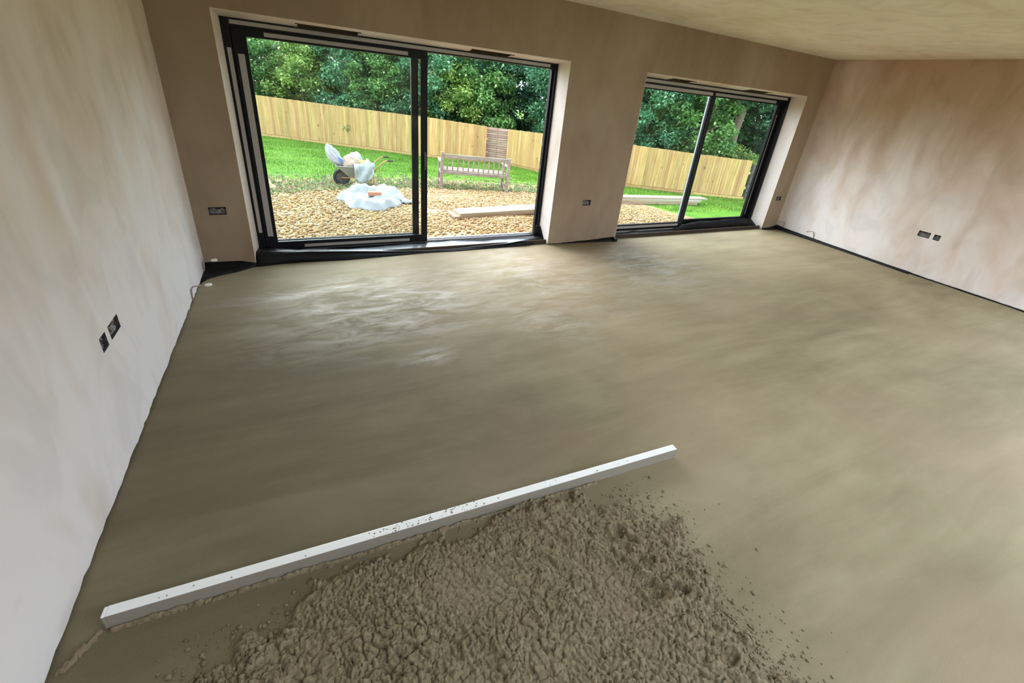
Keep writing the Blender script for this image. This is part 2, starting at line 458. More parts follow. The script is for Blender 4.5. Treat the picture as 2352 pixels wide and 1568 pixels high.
mb = MB(); mb.box(W+.05, W+.3, RO[1], .4, -.3, 3); mb.box(W+.05, W+.3, YB, RO[0], -.3, 3); mb.box(W+.05, W+.3, RO[0], RO[1], RO[3], 3); mb.box(W+.0, W+.3, RO[0], RO[1], -.3, -.01); mb.build('masonry', M['brickwall'], wr)
# back wall (behind the camera), its wide opening added for more light
BO = (5.0, 8.0, 0, 2.3)
mb = MB()
sheet_cells(mb, [0, W], [0, H], [BO], lambda u, v: (u, YB, v))
sheet_cells(mb, [0, W], [0, H], [BO], lambda u, v: (u, YB-.3, v))
mb.quad((BO[0],YB,0),(BO[0],YB-.3,0),(BO[0],YB-.3,BO[3]),(BO[0],YB,BO[3])); mb.quad((BO[1],YB,0),(BO[1],YB-.3,0),(BO[1],YB-.3,BO[3]),(BO[1],YB,BO[3]))
mb.quad((BO[0],YB,BO[3]),(BO[1],YB,BO[3]),(BO[1],YB-.3,BO[3]),(BO[0],YB-.3,BO[3]))
tag(mb.build('wall_back', M['plaster_shaded']), kind='structure')

RL = (1.4, 8.0, -7.2, -4.68)                 # unseen rooflight opening added behind the camera for fill daylight
mb = MB(); mb.box(-.3, W+.3, RL[3], .42, H, H+.3); mb.box(-.3, W+.3, YB-.3, RL[2], H, H+.3)
mb.box(-.3, RL[0], RL[2], RL[3], H, H+.3); mb.box(RL[1], W+.3, RL[2], RL[3], H, H+.3)
tag(mb.build('ceiling', M['ceiling']), 'beige plastered ceiling', kind='structure')

# floor: gently uneven screed
nx, ny = 170, 160
xs = np.linspace(-.02, W+.02, nx); ys = np.linspace(YB-.3, .27, ny)
X, Y = np.meshgrid(xs, ys)
Z = (fbm(X*1.3+5, Y*1.3+9, 3, 3)-.5)*.006
Z[Y > -.02] -= .004
V = np.c_[X.ravel(), Y.ravel(), Z.ravel()]
idx = np.arange(nx*ny).reshape(ny, nx)
F = np.c_[idx[:-1,:-1].ravel(), idx[:-1,1:].ravel(), idx[1:,1:].ravel(), idx[1:,:-1].ravel()]
fl = tag(np_mesh('floor', V, F, M['screed'], smooth=True), 'freshly floated sand and cement screed floor', kind='structure')
mb = MB(); mb.box(-.3, W+.3, YB-.3, .42, -.3, -.03); mb.build('slab', M['dark_void'], fl)

# door reveals (plaster returns and head soffit with gaps)
def reveals(n, xl, xr, notches, sl, sr):
    e = tag(bpy.data.objects.new('trim_%d' % n, None), 'plastered door reveal', kind='structure'); COL.objects.link(e)
    zb = 2.125
    for x0, x1 in ((xl, xl+sl), (xr, xr-sr)):
        mb = MB(); zs = frange(.004, ZT, 12)
        mb.grid([[(x0, 0, z) for z in zs], [(x0+(x1-x0)*.5, .125, z) for z in zs], [(x1, .25, min(z, zb)) for z in zs]])
        mb.build('side_reveal', M['reveal'], e)
    mb = MB(); rows = [0, .10, .25]
    sheet_cells(mb, [xl, xr], rows, [(a, b, .11, .26) for a, b in notches], lambda u, v: (u, v, ZT-(ZT-zb)*v/.25))
    mb.build('head_reveal', M['reveal'], e)
    for a, b in notches:
        mb = MB(); mb.box(a-.02, b+.02, .10, .26, ZT+.03, ZT+.05)
        mb.quad((a-.02,.11,ZT-.02),(b+.02,.11,ZT-.02),(b+.02,.11,ZT+.04),(a-.02,.11,ZT+.04))
        mb.box(a-.03, b+.03, .249, .262, ZT-.06, ZT+.06)
        mb.build('head_gap', M['dark_void'], e)
    # bright corner bead
    mb = MB(); mb.tube([(xl, 0, .01), (xl, 0, ZT), (xr, 0, ZT), (xr, 0, .01)], .0035, 6)
    mb.build('corner_bead', M['reveal'], e)
    return e
reveals(1, X1L, X1R, [(1.02,1.52), (2.62,3.07)], .026, .010)
reveals(2, X2L, X2R, [(5.40,5.80), (6.93,7.40)], .02, .010)

# ------------------------------------------------------------------ sliding doors
def rect_frame(mb, x0, x1, z0, z1, y0, y1, l, r, t, b):
    mb.box(x0, x0+l, y0, y1, z0, z1); mb.box(x1-r, x1, y0, y1, z0, z1)
    mb.box(x0+l, x1-r, y0, y1, z1-t, z1); mb.box(x0+l, x1-r, y0, y1, z0, z0+b)
def tape(parent, x0, x1, y, z0, z1):
    mb = MB(); mb.box(x0, x1, y-.0012, y, z0, z1); return mb.build('protective_tape', M['tape'], parent)

def door1():
    d = empty('door_1', (2.08, .32, 0), 'wide dark grey sliding door, its sliding panel pushed to the left', kind='structure')
    mb = MB(); xl, xr = .438, 3.726
    rect_frame(mb, xl, xr, -.03, 2.128, .25, .385, .062, .030, .062, .06)
    mb.box(3.672, 3.697, .29, .33, .03, 2.07)
    fr = mb.build('outer_frame', M['frame'], d, bevel=.003)
    tape(fr, .508, 3.62, .25, 2.079, 2.110)
    tape(fr, .460, .491, .25, .25, 1.90)
    tape(fr, .95, 3.45, .25, -.002, .022)
    mb = MB()
    for z in (1.55, 1.2, .92, .55): mb.box(3.667, 3.673, .30, .32, z, z+.05)
    mb.build('strike_plate', M['steel'], fr)
    mb = MB(); mb.box(.5, 3.70, .30, .305, .03, .05); mb.box(.5, 3.70, .36, .365, .03, .05); mb.box(.5, 3.70, .43, .50, -.02, .012)
    mb.build('track', M['sill'], fr)
    # inner panel, slid left
    p = empty('sliding_panel', (1.35-2.08, .285-.32, 1.06), parent=d)
    mb = MB(); rect_frame(mb, .505, 2.192, .045, 2.072, .268, .306, .108, .066, .075, .09)
    mb.build('sash', M['frame'], p, bevel=.003)
    mb = MB(); mb.box(.61, 2.12, .284, .290, .13, 2.0); mb.build('glass_pane', M['glass'], p)
    tape(p, .75, 1.994, .268, 2.014, 2.046); tape(p, .533, .582, .268, .20, 1.86); tape(p, .86, 1.98, .268, .066, .098)
    mb = MB(); mb.box(2.150, 2.176, .255, .268, .90, 1.09); mb.tube([(2.163,.256,.92),(2.163,.228,.93),(2.163,.228,1.06),(2.163,.256,1.07)], .008, 8)
    mb.build('handle', M['frame_in'], p)
    # fixed panel behind
    q = empty('fixed_panel', (1.35-2.08, .36-.32, 1.06), parent=d)
    mb = MB(); rect_frame(mb, .50, 2.110, .05, 2.072, .335, .373, .09, .072, .075, .085)
    mb.build('sash', M['frame'], q, bevel=.003)
    mb = MB(); mb.box(.58, 2.07, .352, .358, .13, 2.0); mb.build('glass_pane', M['glass'], q)
    mb = MB(); mb.box(.60, 2.06, .334, .3355, .112, .122); mb.build('protective_tape', M['sill'], q)
door1()
def door2():
    d = empty('door_2', (6.48, .32, 0), 'far sliding door with two closed panels, right of the pier', kind='structure')
    mb = MB(); xl, xr = 4.86, 8.108
    rect_frame(mb, xl, xr, -.03, 2.128, .25, .42, .06, .028, .060, .07)
    fr = mb.build('outer_frame', M['frame'], d, bevel=.003)
    tape(fr, 4.95, 8.03, .25, 2.072, 2.108); tape(fr, 4.9, 6.35, .25, -.004, .034)
    mb = MB(); mb.box(4.92, 8.05, .31, .315, .035, .06); mb.box(4.92, 8.05, .43, .50, -.02, .012)
    mb.build('track', M['sill'], fr)
    p = empty('inner_panel', (5.65-6.48, .285-.32, 1.06), parent=d)
    mb = MB(); rect_frame(mb, 4.93, 6.42, .045, 2.065, .268, .306, .115, .075, .075, .075)
    mb.build('sash', M['frame'], p, bevel=.003)
    mb = MB(); mb.box(5.03, 6.36, .284, .290, .11, 2.0); mb.build('glass_pane', M['glass'], p)
    tape(p, 5.02, 6.36, .268, 2.004, 2.046); tape(p, 4.98, 6.33, .268, .062, .100)
    mb = MB(); mb.box(6.375, 6.383, .262, .268, .1, 1.96); mb.build('seal', M['frame_in'], p)
    q = empty('outer_panel', (7.25-6.48, .36-.32, 1.06), parent=d)
    mb = MB(); rect_frame(mb, 6.43, 8.085, .05, 2.068, .335, .373, .085, .125, .075, .085)
    mb.build('sash', M['frame'], q, bevel=.003)
    mb = MB(); mb.box(6.5, 7.98, .352, .358, .12, 2.0); mb.build('glass_pane', M['glass'], q)
    tape(q, 6.49, 7.90, .335, 2.012, 2.05); tape(q, 6.455, 6.490, .335, .15, 1.93); tape(q, 8.005, 8.018, .335, .18, 1.85)
    mb = MB(); mb.box(6.424, 6.430, .350, .40, .08, 2.03); mb.build('lit_stile_edge', M['lit_edge'], q)
door2()

# ------------------------------------------------------------------ socket boxes
def socket_box(name, label, fn, u0, u1, z0, z1, seed, grp=None):
    """fn(u, d, z): u along wall, d depth into the wall"""
    r = random.Random(seed); cu, cz = (u0+u1)/2, (z0+z1)/2
    e = empty(name, fn(cu, 0, z0), label, 'socket box')
    D = .046; t = .0015; mb = MB()
    def bx(a0,a1,d0,d1,c0,c1):
        ps = [fn(a,d,c) for c in (c0,c1) for a, d in ((a0,d0),(a1,d0),(a1,d1),(a0,d1))]
        mb.add(ps, [(0,3,2,1),(4,5,6,7),(0,1,5,4),(1,2,6,5),(2,3,7,6),(3,0,4,7)])
    bx(u0, u1, D-t, D, z0, z1); bx(u0, u0+t, -.001, D, z0, z1); bx(u1-t, u1, -.001, D, z0, z1)
    bx(u0, u1, -.001, D, z0, z0+t); bx(u0, u1, -.001, D, z1-t, z1)
    mb.build('back_box', M['steel'], e)
    for a0 in (u0+.002, u1-.012):
        mb = MB(); bx(a0, a0+.010, .002, .004, cz-.007, cz+.007); mb.build('fixing_lug', M['steel'], e)
    n = 2 if u1-u0 > .1 else 1
    for k in range(n):
        c = u0 + (u1-u0)*(k+.5)/n
        pts = []
        for i in range(9):
            a = i/8*math.pi*1.7
            pts.append(fn(c+.022*math.cos(a+k)+r.uniform(-.004,.004), .012+.012*math.sin(a*1.3)**2, cz+.018*math.sin(a+k)+r.uniform(-.004,.004)))
        mb = MB(); mb.tube(pts, .0035, 6); mb.build('cable', M['wire_grey'], e, smooth=True)
        mb = MB(); mb.tube([fn(c-.015, .02, z1-.003), fn(c-.004, .006, cz+.01), fn(c+.012, .010, cz-.015), fn(c+.02,.012,cz)], .0022, 6); mb.build('core', M['wire_brown'], e, smooth=True)
    # torn dusty film stretched in the box
    mb = MB(); rows = []
    for i in range(5):
        rows.append([fn(u0+.006+(u1-u0-.012)*i/4, .008+.014*r.random(), z0+.006+(z1-z0-.03)*j/3) for j in range(4)])
    mb.grid(rows); mb.build('film', M['film'], e, solid=.0006)
    return e
fF = lambda u, d, z: (u, d, z)
fL = lambda u, d, z: (-d, u, z)
fR = lambda u, d, z: (W+d, u, z)
socket_box('socket_box', 'double metal socket box in the front wall left of the wide door', fF, *SK_front[0], 1)
socket_box('socket_box', 'metal socket box in the brown pier between the two doors', fF, *SK_front[1], 2)
socket_box('socket_box', 'metal socket box in the narrow wall right of the far door', fF, *SK_front[2], 3)
socket_box('socket_box', 'double metal socket box in the left wall, upper right of its pair', fL, *SK_left[0], 4)
socket_box('socket_box', 'single metal socket box in the left wall, lower left of its pair', fL, *SK_left[1], 5)
socket_box('socket_box', 'double metal socket box in the right wall, left of its pair', fR, *SK_right[0], 6)
socket_box('socket_box', 'single metal socket box in the right wall, right of its pair', fR, *SK_right[1], 7)

# ------------------------------------------------------------------ capped pipe tails
def pipe_tail(label, pts, capdir, big=True):
    base = Vector(pts[0]); e = empty('pipe_tail', base, label, 'pipe')
    mb = MB(); mb.tube(pts, .0055, 8); mb.build('pipe', M['pipe'], e, smooth=True)
    end = Vector(pts[-1]); d = Vector(capdir).normalized(); mb = MB()
    mb.tube([end-d*.008, end, end+d*.012, end+d*.032, end+d*.042], [.006,.013,.0145,.0145,.009] if big else [.005,.008,.008,.008,.006], 12)
    mb.build('end_cap', M['cap'] if big else M['pipe'], e, smooth=True)
pipe_tail('capped pipe tail bending out of the left wall foot', [(.006,-.715,0),(.006,-.712,.06),(.007,-.70,.108),(.020,-.693,.126),(.05,-.69,.129),(.108,-.69,.130)], (1,0,.02))
pipe_tail('capped pipe tail in the corner between left wall and front wall', [(.008,-.11,0),(.008,-.11,.06),(.010,-.11,.105),(.022,-.11,.121),(.045,-.11,.122),(.082,-.11,.122)], (1,0,0))
pipe_tail('bent pipe tail standing off the right wall foot', [(W-.006,-.70,0),(W-.006,-.69,.08),(W-.008,-.67,.128),(W-.022,-.662,.148),(W-.07,-.66,.152),(W-.17,-.66,.156)], (-1,0,0), False)
pipe_tail('thin pipe tail in the far right corner of the room', [(W-.006,-.14,0),(W-.006,-.14,.08),(W-.008,-.14,.14),(W-.022,-.145,.158),(W-.07,-.15,.165),(W-.20,-.15,.172)], (-1,0,0), False)

# ------------------------------------------------------------------ black membrane strips
def ip(tab, x):
    xs = [a for a, _ in tab]; return float(np.interp(x, xs, [b for _, b in tab]))
def membrane(name, label, rows, solid=.0025):
    c = Vector(rows[0][len(rows[0])//2])
    e = empty(name, (c.x, c.y, 0), label, 'membrane')
    mb = MB(); mb.grid(rows); mb.build('folded_sheet', M['dpm'], e, smooth=True, solid=solid)
    return e
r_ = random.Random(7)
xs = frange(.43, 3.72, 46)
yfl = [(.43,-.045),(.65,-.012),(.85,-.008),(1.26,-.045),(1.72,-.022),(2.1,.012),(2.45,-.006),(2.95,.002),(3.5,.028),(3.72,.09)]
zfr = [(.43,.115),(.78,.106),(.86,.098),(1.27,.068),(1.87,.024),(2.15,.012),(2.45,.010),(2.78,.022),(3.13,.033),(3.37,.050),(3.72,.06)]
yfr = [(.43,.06),(.8,.03),(2.1,.03),(2.5,.01),(3.37,.04),(3.72,.12)]
zbk = [(.43,.10),(.78,.055),(1.0,.05),(1.3,.024),(1.76,.018),(2.17,.034),(2.55,.028),(2.9,.022),(3.46,.03),(3.72,.05)]
rows = []
j1 = [r_.uniform(-.004,.004) for _ in xs]; j2 = [r_.uniform(-.006,.006) for _ in xs]
rows.append([(x, ip(yfl,x)-.004, .001) for x in xs])
rows.append([(x, ip(yfl,x)*.5+ip(yfr,x)*.5-.006, ip(zfr,x)*.55+j1[i]*.4) for i, x in enumerate(xs)])
rows.append([(x, ip(yfr,x)-.004, ip(zfr,x)-.006) for i, x in enumerate(xs)])
rows.append([(x, ip(yfr,x)+.004, ip(zfr,x)+j1[i]*.3) for i, x in enumerate(xs)])
for f in (.33, .66, 1.0):
    rows.append([(x, ip(yfr,x)+.006+(.235-ip(yfr,x))*f, ip(zfr,x)*(1-f)+ip(zbk,x)*f+(j2[(i+int(f*7)) % len(xs)] if f < 1 else 0)) for i, x in enumerate(xs)])
mem1 = membrane('polythene_membrane', 'black polythene membrane folded along the sill of the wide open door', rows)
mb = MB(); xs2 = frange(.66, 3.46, 40)
zf2 = [(.66,.100),(.85,.100),(1.27,.072),(1.87,.026),(2.15,.010),(2.44,.009),(2.77,.024),(3.13,.036),(3.37,.062),(3.46,.066)]
zb2 = [(.66,.086),(.77,.080),(1.0,.068),(1.3,.046),(1.76,.034),(2.17,.042),(2.55,.036),(2.9,.030),(3.3,.058),(3.46,.068)]
yb2 = [(.66,.05),(1.0,.10),(1.4,.17),(1.9,.225),(2.6,.225),(3.1,.16),(3.46,.045)]
rows2 = []
for f in (0, .06, .25, .5, .75, 1):
    rows2.append([(x, .022+(ip(yb2,x)-.022)*f, ip(zf2,x)*(1-f)+ip(zb2,x)*f+.004+.012*f*(1-f)+(.004*math.sin(x*9+f*4)+.003*math.sin(x*23+f*7))*f) for x in xs2])
mb.grid(rows2); mb.build('turned_back_flap', M['flap'], mem1, smooth=True, solid=.0015)
mb = MB()
mb.grid([[(3.640,.236,.0),(3.640,.236,.10),(3.655,.234,.17),(3.66,.240,.195)], [(3.69,.21,.0),(3.69,.215,.10),(3.69,.22,.17),(3.69,.232,.20)], [(3.722,.20,.0),(3.722,.20,.10),(3.722,.21,.16),(3.72,.22,.190)], [(3.728,.10,.0),(3.727,.11,.05),(3.726,.14,.09),(3.724,.17,.11)]])
mb.build('upturned_corner', M['dpm'], mem1, smooth=True, solid=.003)
# left pier: black sheet, partly standing in for the shaded floor recess
xs = frange(.004, .425, 10)
rows = [[(x, ip([(0,-.36),(.055,-.25),(.15,-.192),(.264,-.146),(.43,-.035)], x), .0015) for x in xs],
        [(x, ip([(0,-.2),(.15,-.10),(.43,-.02)], x), .012+.006*r_.random()) for x in xs],
        [(x, -.014-.01*r_.random(), .03) for x in xs],
        [(x, -.004, ip([(0,.066),(.28,.060),(.43,.022)], x)) for x in xs]]
membrane('polythene_membrane', 'black membrane, partly standing for shade, in the corner under the left end of the front wall', rows)
# mid pier
xs = frange(3.95, 4.80, 14)
rows = [[(x, ip([(3.95,-.012),(4.4,-.055),(4.8,-.085)], x), .0015) for x in xs],
        [(x, ip([(3.95,-.008),(4.4,-.03),(4.8,-.05)], x), ip([(3.95,.005),(4.8,.022)], x)+.006*r_.random()) for x in xs],
        [(x, -.004, ip([(3.95,.008),(4.4,.022),(4.8,.042)], x)+.004*r_.random()) for x in xs]]
mem3 = membrane('polythene_membrane', 'black membrane along the foot of the pier between the doors', rows)
mb = MB(); mb.box(4.775, 4.835, -.085, -.005, .0, .046); mb.build('folded_end', M['dpm'], mem3, bevel=.006)
# far door sill
xs = frange(4.87, 8.10, 44)
yf2 = [(4.87,.08),(5.45,.135),(6.35,.19),(7.14,.185),(7.95,.165),(8.1,.06)]
zt2 = [(4.87,.012),(5.3,.014),(5.36,.034),(5.42,.034),(5.5,.016),(6.2,.02),(6.44,.085),(6.78,.128),(7.09,.118),(7.5,.14),(7.9,.142),(8.1,.11)]
j1 = [r_.uniform(-.006,.006) for _ in xs]
rows = [[(x, ip(yf2,x), .0015) for x in xs],
        [(x, ip(yf2,x)*.5+.112+j1[i]*.5, ip(zt2,x)*.5) for i, x in enumerate(xs)],
        [(x, .236+j1[i]*.4, ip(zt2,x)) for i, x in enumerate(xs)],
        [(x, .246, ip(zt2,x)-.004) for i, x in enumerate(xs)]]
membrane('polythene_membrane', 'black membrane turned up against the far sliding door sill', rows)
# right wall
ys = frange(-2.13, -.02, 40)
dx = [(-2.13,.082),(-1.63,.062),(-.96,.036),(-.4,.03),(-.15,.06),(-.02,.10)]
zt3 = [(-2.13,.020),(-1.6,.024),(-.93,.036),(-.4,.048),(-.15,.056),(-.02,.07)]
rows = [[(W-ip(dx,y), y, .0015) for y in ys], [(W-ip(dx,y)*.45, y, ip(zt3,y)*.55+.003*r_.random()) for y in ys], [(W-.005, y, ip(zt3,y)+.003*r_.random()) for y in ys]]
membrane('polythene_membrane', 'black membrane strip along the foot of the right wall', rows)
ys = frange(-3.6, -2.14, 26)
rows = [[(W-.020-.012*math.sin(y*5)**2, y, .0015) for y in ys], [(W-.010, y, .006) for y in ys], [(W-.004, y, .012+.005*r_.random()) for y in ys]]
membrane('polythene_membrane', 'thin frayed end of edge membrane by the right wall nearer the camera', rows)
xs = frange(8.12, 8.50, 8)
rows = [[(x, -.05-.06*(x-8.12)/.38, .0015) for x in xs], [(x, -.02, .012+.004*r_.random()) for x in xs], [(x, -.004, .020+.045*((x-8.12)/.38)**3) for x in xs]]
membrane('polythene_membrane', 'black membrane under the narrow wall right of the far door', rows)

# ------------------------------------------------------------------ straightedge
def straightedge():
    A = Vector((.118, -3.292, 0)); B = Vector((2.638, -3.4445, 0)); d = (B-A); L = d.length; ang = math.atan2(d.y, d.x)
    e = empty('straightedge', A, 'long white aluminium straightedge lying across the moist screed', 'straightedge')
    Mx = Matrix.Translation(A) @ Matrix.Rotation(ang, 4, 'Z')
    h = .0195; mb = MB(); mb.box(.012, L-.01, -h, h, .002, .07, Mx)
    mb.build('bar', M['straight'], e, bevel=.003)
    mb = MB(); mb.box(0, .014, -h, h, .002, .07, Mx); mb.build('end_cap', M['straight'], e, bevel=.006, seg=3)
    mb = MB(); mb.box(L-.012, L, -h, h, .002, .07, Mx); mb.build('end_cap', M['straight'], e, bevel=.004)
    # mortar specks dropped on the top
    r = np.random.RandomState(3); V = []; F = []; n = 0
    ico = bmesh.new(); bmesh.ops.create_icosphere(ico, subdivisions=1, radius=1)
    iv = np.array([v.co for v in ico.verts]); iff = np.array([[v.index for v in f.verts] for f in ico.faces]); ico.free()
    for k in range(95):
        u = r.choice([r.uniform(.85, 1.35), r.uniform(.02, L)], p=[.65,.35]); w = r.uniform(-h*.9, h*.9); s = r.uniform(.0008, .0034)
        p = Mx @ Vector((u, w, .0705))
        V.append(iv*np.array([s*r.uniform(.8,1.8), s, s*.6]) + np.array(p)-np.array(A)); F.append(iff+n); n += len(iv)
    o = np_mesh('mortar_specks', np.concatenate(V), np.concatenate(F), M['loose'], parent=e); o['kind'] = 'stuff'
straightedge()

# ------------------------------------------------------------------ loose screed heap
ICO = bmesh.new(); bmesh.ops.create_icosphere(ICO, subdivisions=1, radius=1)
IV = np.array([v.co for v in ICO.verts]); IF = np.array([[v.index for v in f.verts] for f in ICO.faces]); ICO.free()
POLY = np.array([(.28,-3.66),(.40,-3.60),(.56,-3.535),(.70,-3.49),(.74,-3.395),(.96,-3.385),(1.2,-3.405),(1.5,-3.42),(1.75,-3.43),(1.93,-3.45),(2.03,-3.565),(2.19,-3.61),(2.29,-3.78),(2.28,-3.92),(2.26,-4.08),(2.24,-4.25),(2.26,-4.72),(.45,-4.72),(.30,-4.1)])
def sdist(px, py):
    d = np.full(px.shape, 1e9); ins = np.zeros(px.shape, bool); n = len(POLY)
    for i in range(n):
        a = POLY[i]; b = POLY[(i+1) % n]; e = b-a
        wx, wy = px-a[0], py-a[1]; t = np.clip((wx*e[0]+wy*e[1])/(e@e), 0, 1)
        d = np.minimum(d, np.hypot(wx-e[0]*t, wy-e[1]*t))
        c = ((a[1] > py) != (b[1] > py)) & (px < (b[0]-a[0])*(py-a[1])/(b[1]-a[1]+1e-12)+a[0]); ins ^= c
    return np.where(ins, d, -d)
def heap():
    st = .0034
    xs = np.arange(.02, 2.46, st); ys = np.arange(-4.62, -3.29, st)
    X, Y = np.meshgrid(xs, ys)
    def cells(x, y, seed):                       # F2-F1 of jittered cells: 0 on the cracks
        r = np.random.RandomState(seed).rand(64, 64, 3); xi = np.floor(x).astype(int); yi = np.floor(y).astype(int)
        f1 = np.full(x.shape, 9.); f2 = np.full(x.shape, 9.); hv = np.zeros(x.shape)
        for a in (-1, 0, 1):
            for b in (-1, 0, 1):
                q = r[(xi+a) % 64, (yi+b) % 64]; d = np.hypot(xi+a+q[...,0]-x, yi+b+q[...,1]-y)
                n = d < f1; f2 = np.where(n, f1, np.minimum(f2, d)); hv = np.where(n, q[...,2], hv); f1 = np.minimum(f1, d)
        return f1, f2-f1, hv
    sd = sdist(X, Y) + (fbm(X*11, Y*11, 11, 5)-.5)*.26
    sm = np.clip((sd+.01)/.05, 0, 1); sm = sm*sm*(3-2*sm)
    wx = (fbm(X*11, Y*11, 5, 3)-.5)*.09; wy = (fbm(X*11, Y*11, 6, 3)-.5)*.09
    f1, ck, hv = cells((X+wx+Y*.25)*30, (Y+wy)*19, 1)            # crust plates
    g1, gk, gv = cells((X+wx*.4)*85, (Y+wy*.4)*75, 2)            # crumbs
    h1, hk, hv2 = cells((X+wx*.2)*150, (Y+wy*.2)*140, 4)
    cover = np.clip((fbm(X*4, Y*4, 21, 4)-.36)/.16, 0, 1)        # crumbly against crusted
    cover = np.maximum(cover, np.clip((-.05-sd+.2)/.2, 0, 1))
    base = .005 + .016*fbm(X*3.2, Y*3.2, 31, 3)
    crumbs = .011*np.sqrt(np.clip(1-g1*g1*1.9, 0, 1))*(.25+gv) + .005*np.sqrt(np.clip(1-h1*h1*1.8, 0, 1))*(.2+hv2)
    crust = .007*hv - .011*np.exp(-(ck/.10)**2) + .004*(fbm(X*60, Y*60, 51, 3)-.5) + crumbs*.25
    rough = .25+.75*np.clip((fbm(X*6+3, Y*6+3, 23, 4)-.36)/.25, 0, 1)
    big, bk, bv = cells((X+wx*1.2)*17, (Y+wy*1.2)*15, 7)
    clod = np.where(bv > .62, .013*np.sqrt(np.clip(1-big*big*2.6, 0, 1)), 0)*np.clip((fbm(X*3.1, Y*3.1, 29, 2)-.35)*4, 0, 1)
    Z = sm*(base + crumbs*rough*(.25+.75*cover) + crust*(1.5-.8*cover) + clod*1.3)
    flat = np.exp(-(((X-1.42)/.20)**2+((Y+3.72)/.10)**2)) + np.exp(-(((X-.62)/.12)**2+((Y+3.50)/.07)**2))
    Z = Z*(1-.5*np.clip(flat, 0, 1))
    # stamped lumps
    r = np.random.RandomState(8); n = 0
    ny, nx = X.shape
    cand = np.c_[r.uniform(.05, 2.44, 26000), r.uniform(-4.6, -3.34, 26000)]
    sdc = sdist(cand[:,0], cand[:,1])
    for (cx, cy), s in zip(cand, sdc):
        if n > 3600: break
        ridge = math.exp(-((cx-(2.05+.10*(-3.6-cy)))/.13)**2) * (1 if cy < -3.58 else 0)
        dens = (.42 + .5*ridge)*min(1, max(0, (s+.05)/.08))*(.30 if cx < .55 else 1)
        if r.rand() > dens: continue
        rad = r.choice([r.uniform(.004,.007), r.uniform(.006,.010), r.uniform(.010,.016)], p=[.70,.25,.05])*(1+.35*ridge)
        i0, j0 = int((cy-ys[0])/st), int((cx-xs[0])/st); k = int(rad*1.5/st)+2
        a, b, c, d = max(0,i0-k), min(ny,i0+k+1), max(0,j0-k), min(nx,j0+k+1)
        if b <= a or d <= c: continue
        th = r.uniform(0, 3.14); asp = r.uniform(.7, 1.0)
        dx, dy = X[a:b,c:d]-cx, Y[a:b,c:d]-cy
        u = dx*math.cos(th)+dy*math.sin(th); w = (-dx*math.sin(th)+dy*math.cos(th))/asp
        q = 1-(u*u+w*w)/(rad*rad)
        zb = Z[min(max(i0,0),ny-1), min(max(j0,0),nx-1)]
        hh = zb - rad*.35 + rad*.95*np.sqrt(np.clip(q, 0, 1)) + (vnoise(X[a:b,c:d]*130, Y[a:b,c:d]*130, 91)-.5)*rad*.9
        Z[a:b,c:d] = np.where(q > 0, np.maximum(Z[a:b,c:d], hh), Z[a:b,c:d]); n += 1
    # furrows along the right flank
    for (ax, ay, bx, by, w, dp) in ((2.03,-3.72,2.12,-3.90,.018,.022),(2.10,-4.02,2.19,-4.16,.016,.02),(2.02,-4.1,2.10,-4.3,.02,.022),(1.93,-3.78,2.02,-4.0,.014,.014)):
        e = np.array([bx-ax, by-ay]); t = np.clip(((X-ax)*e[0]+(Y-ay)*e[1])/(e@e), 0, 1)
        dd = np.hypot(X-ax-e[0]*t, Y-ay-e[1]*t) + (fbm(X*24,Y*24,61,3)-.5)*.085
        Z += sm*(-dp*np.exp(-(dd/w)**2) + dp*1.0*np.exp(-((dd-.035)/.018)**2))*np.clip((fbm(X*7,Y*7,62,2)-.3)*4, 0, 1)
    # squeezed lip along the near face of the straightedge, and a smear to the left wall
    for (ax, ay, bx, by, w, hh) in ((.14,-3.318,2.10,-3.440,.010,.015),(.10,-3.312,.03,-3.40,.016,.007)):
        e = np.array([bx-ax, by-ay]); t = np.clip(((X-ax)*e[0]+(Y-ay)*e[1])/(e@e), 0, 1)
        dd = np.hypot(X-ax-e[0]*t, Y-ay-e[1]*t)
        Z = np.maximum(Z, -.004 + (hh*(-.1+1.7*fbm(X*34, Y*34, 71, 4)))*np.exp(-(dd/w)**2) + (crumbs*.5)*np.exp(-(dd/w/1.5)**2))
    ed = np.minimum.reduce([X-xs[0], xs[-1]-X, Y-ys[0], ys[-1]-Y]); 
    mask = np.clip(sm*60, 0, 1)
    Z = Z - .008*(1-np.clip(sm*4, 0, 1))*(Z < .003)
    V = np.c_[X.ravel(), Y.ravel(), Z.ravel()+.002]
    idx = np.arange(nx*ny).reshape(ny, nx)
    q = [idx[:-1,:-1], idx[:-1,1:], idx[1:,1:], idx[1:,:-1]]
    keep = np.maximum.reduce([Z.ravel()[a] for a in q]) > -.0045
    F = np.c_[tuple(a[keep].ravel() for a in q)]
    o = np_mesh('screed_heap', V, F, M['loose'], smooth=True)
    tag(o, 'crumbly heap of loose moist screed in front of the straightedge', 'screed', kind='stuff')
    # scattered crumbs
    SPECKS = [(2.602,-4.034),(3.459,-3.187),(6.504,-2.64),(1.517,-.285),(2.86,-3.6),(2.75,-3.9),(3.1,-4.1),(2.9,-3.35),(5.2,-1.6),(4.1,-2.2)]
    r = np.random.RandomState(5); P = []
    while len(P) < 3400:
        if r.rand() < .55: c = (r.normal(2.30, .12), r.uniform(-4.5,-3.5))
        elif r.rand() < .5: c = (r.uniform(.25,.75), r.uniform(-3.75,-3.42))
        else: c = (r.uniform(.4,2.3), r.uniform(-4.6,-3.4))
        if c[1] > -3.36-.06*c[0] : continue
        P.append(c)
    P = P[:3300] + SPECKS
    P = np.array(P); s = sdist(P[:,0], P[:,1]); V = []; F = []; n = 0
    zi = np.clip(((P[:,1]-ys[0])/st).astype(int), 0, ny-1); zj = np.clip(((P[:,0]-xs[0])/st).astype(int), 0, nx-1)
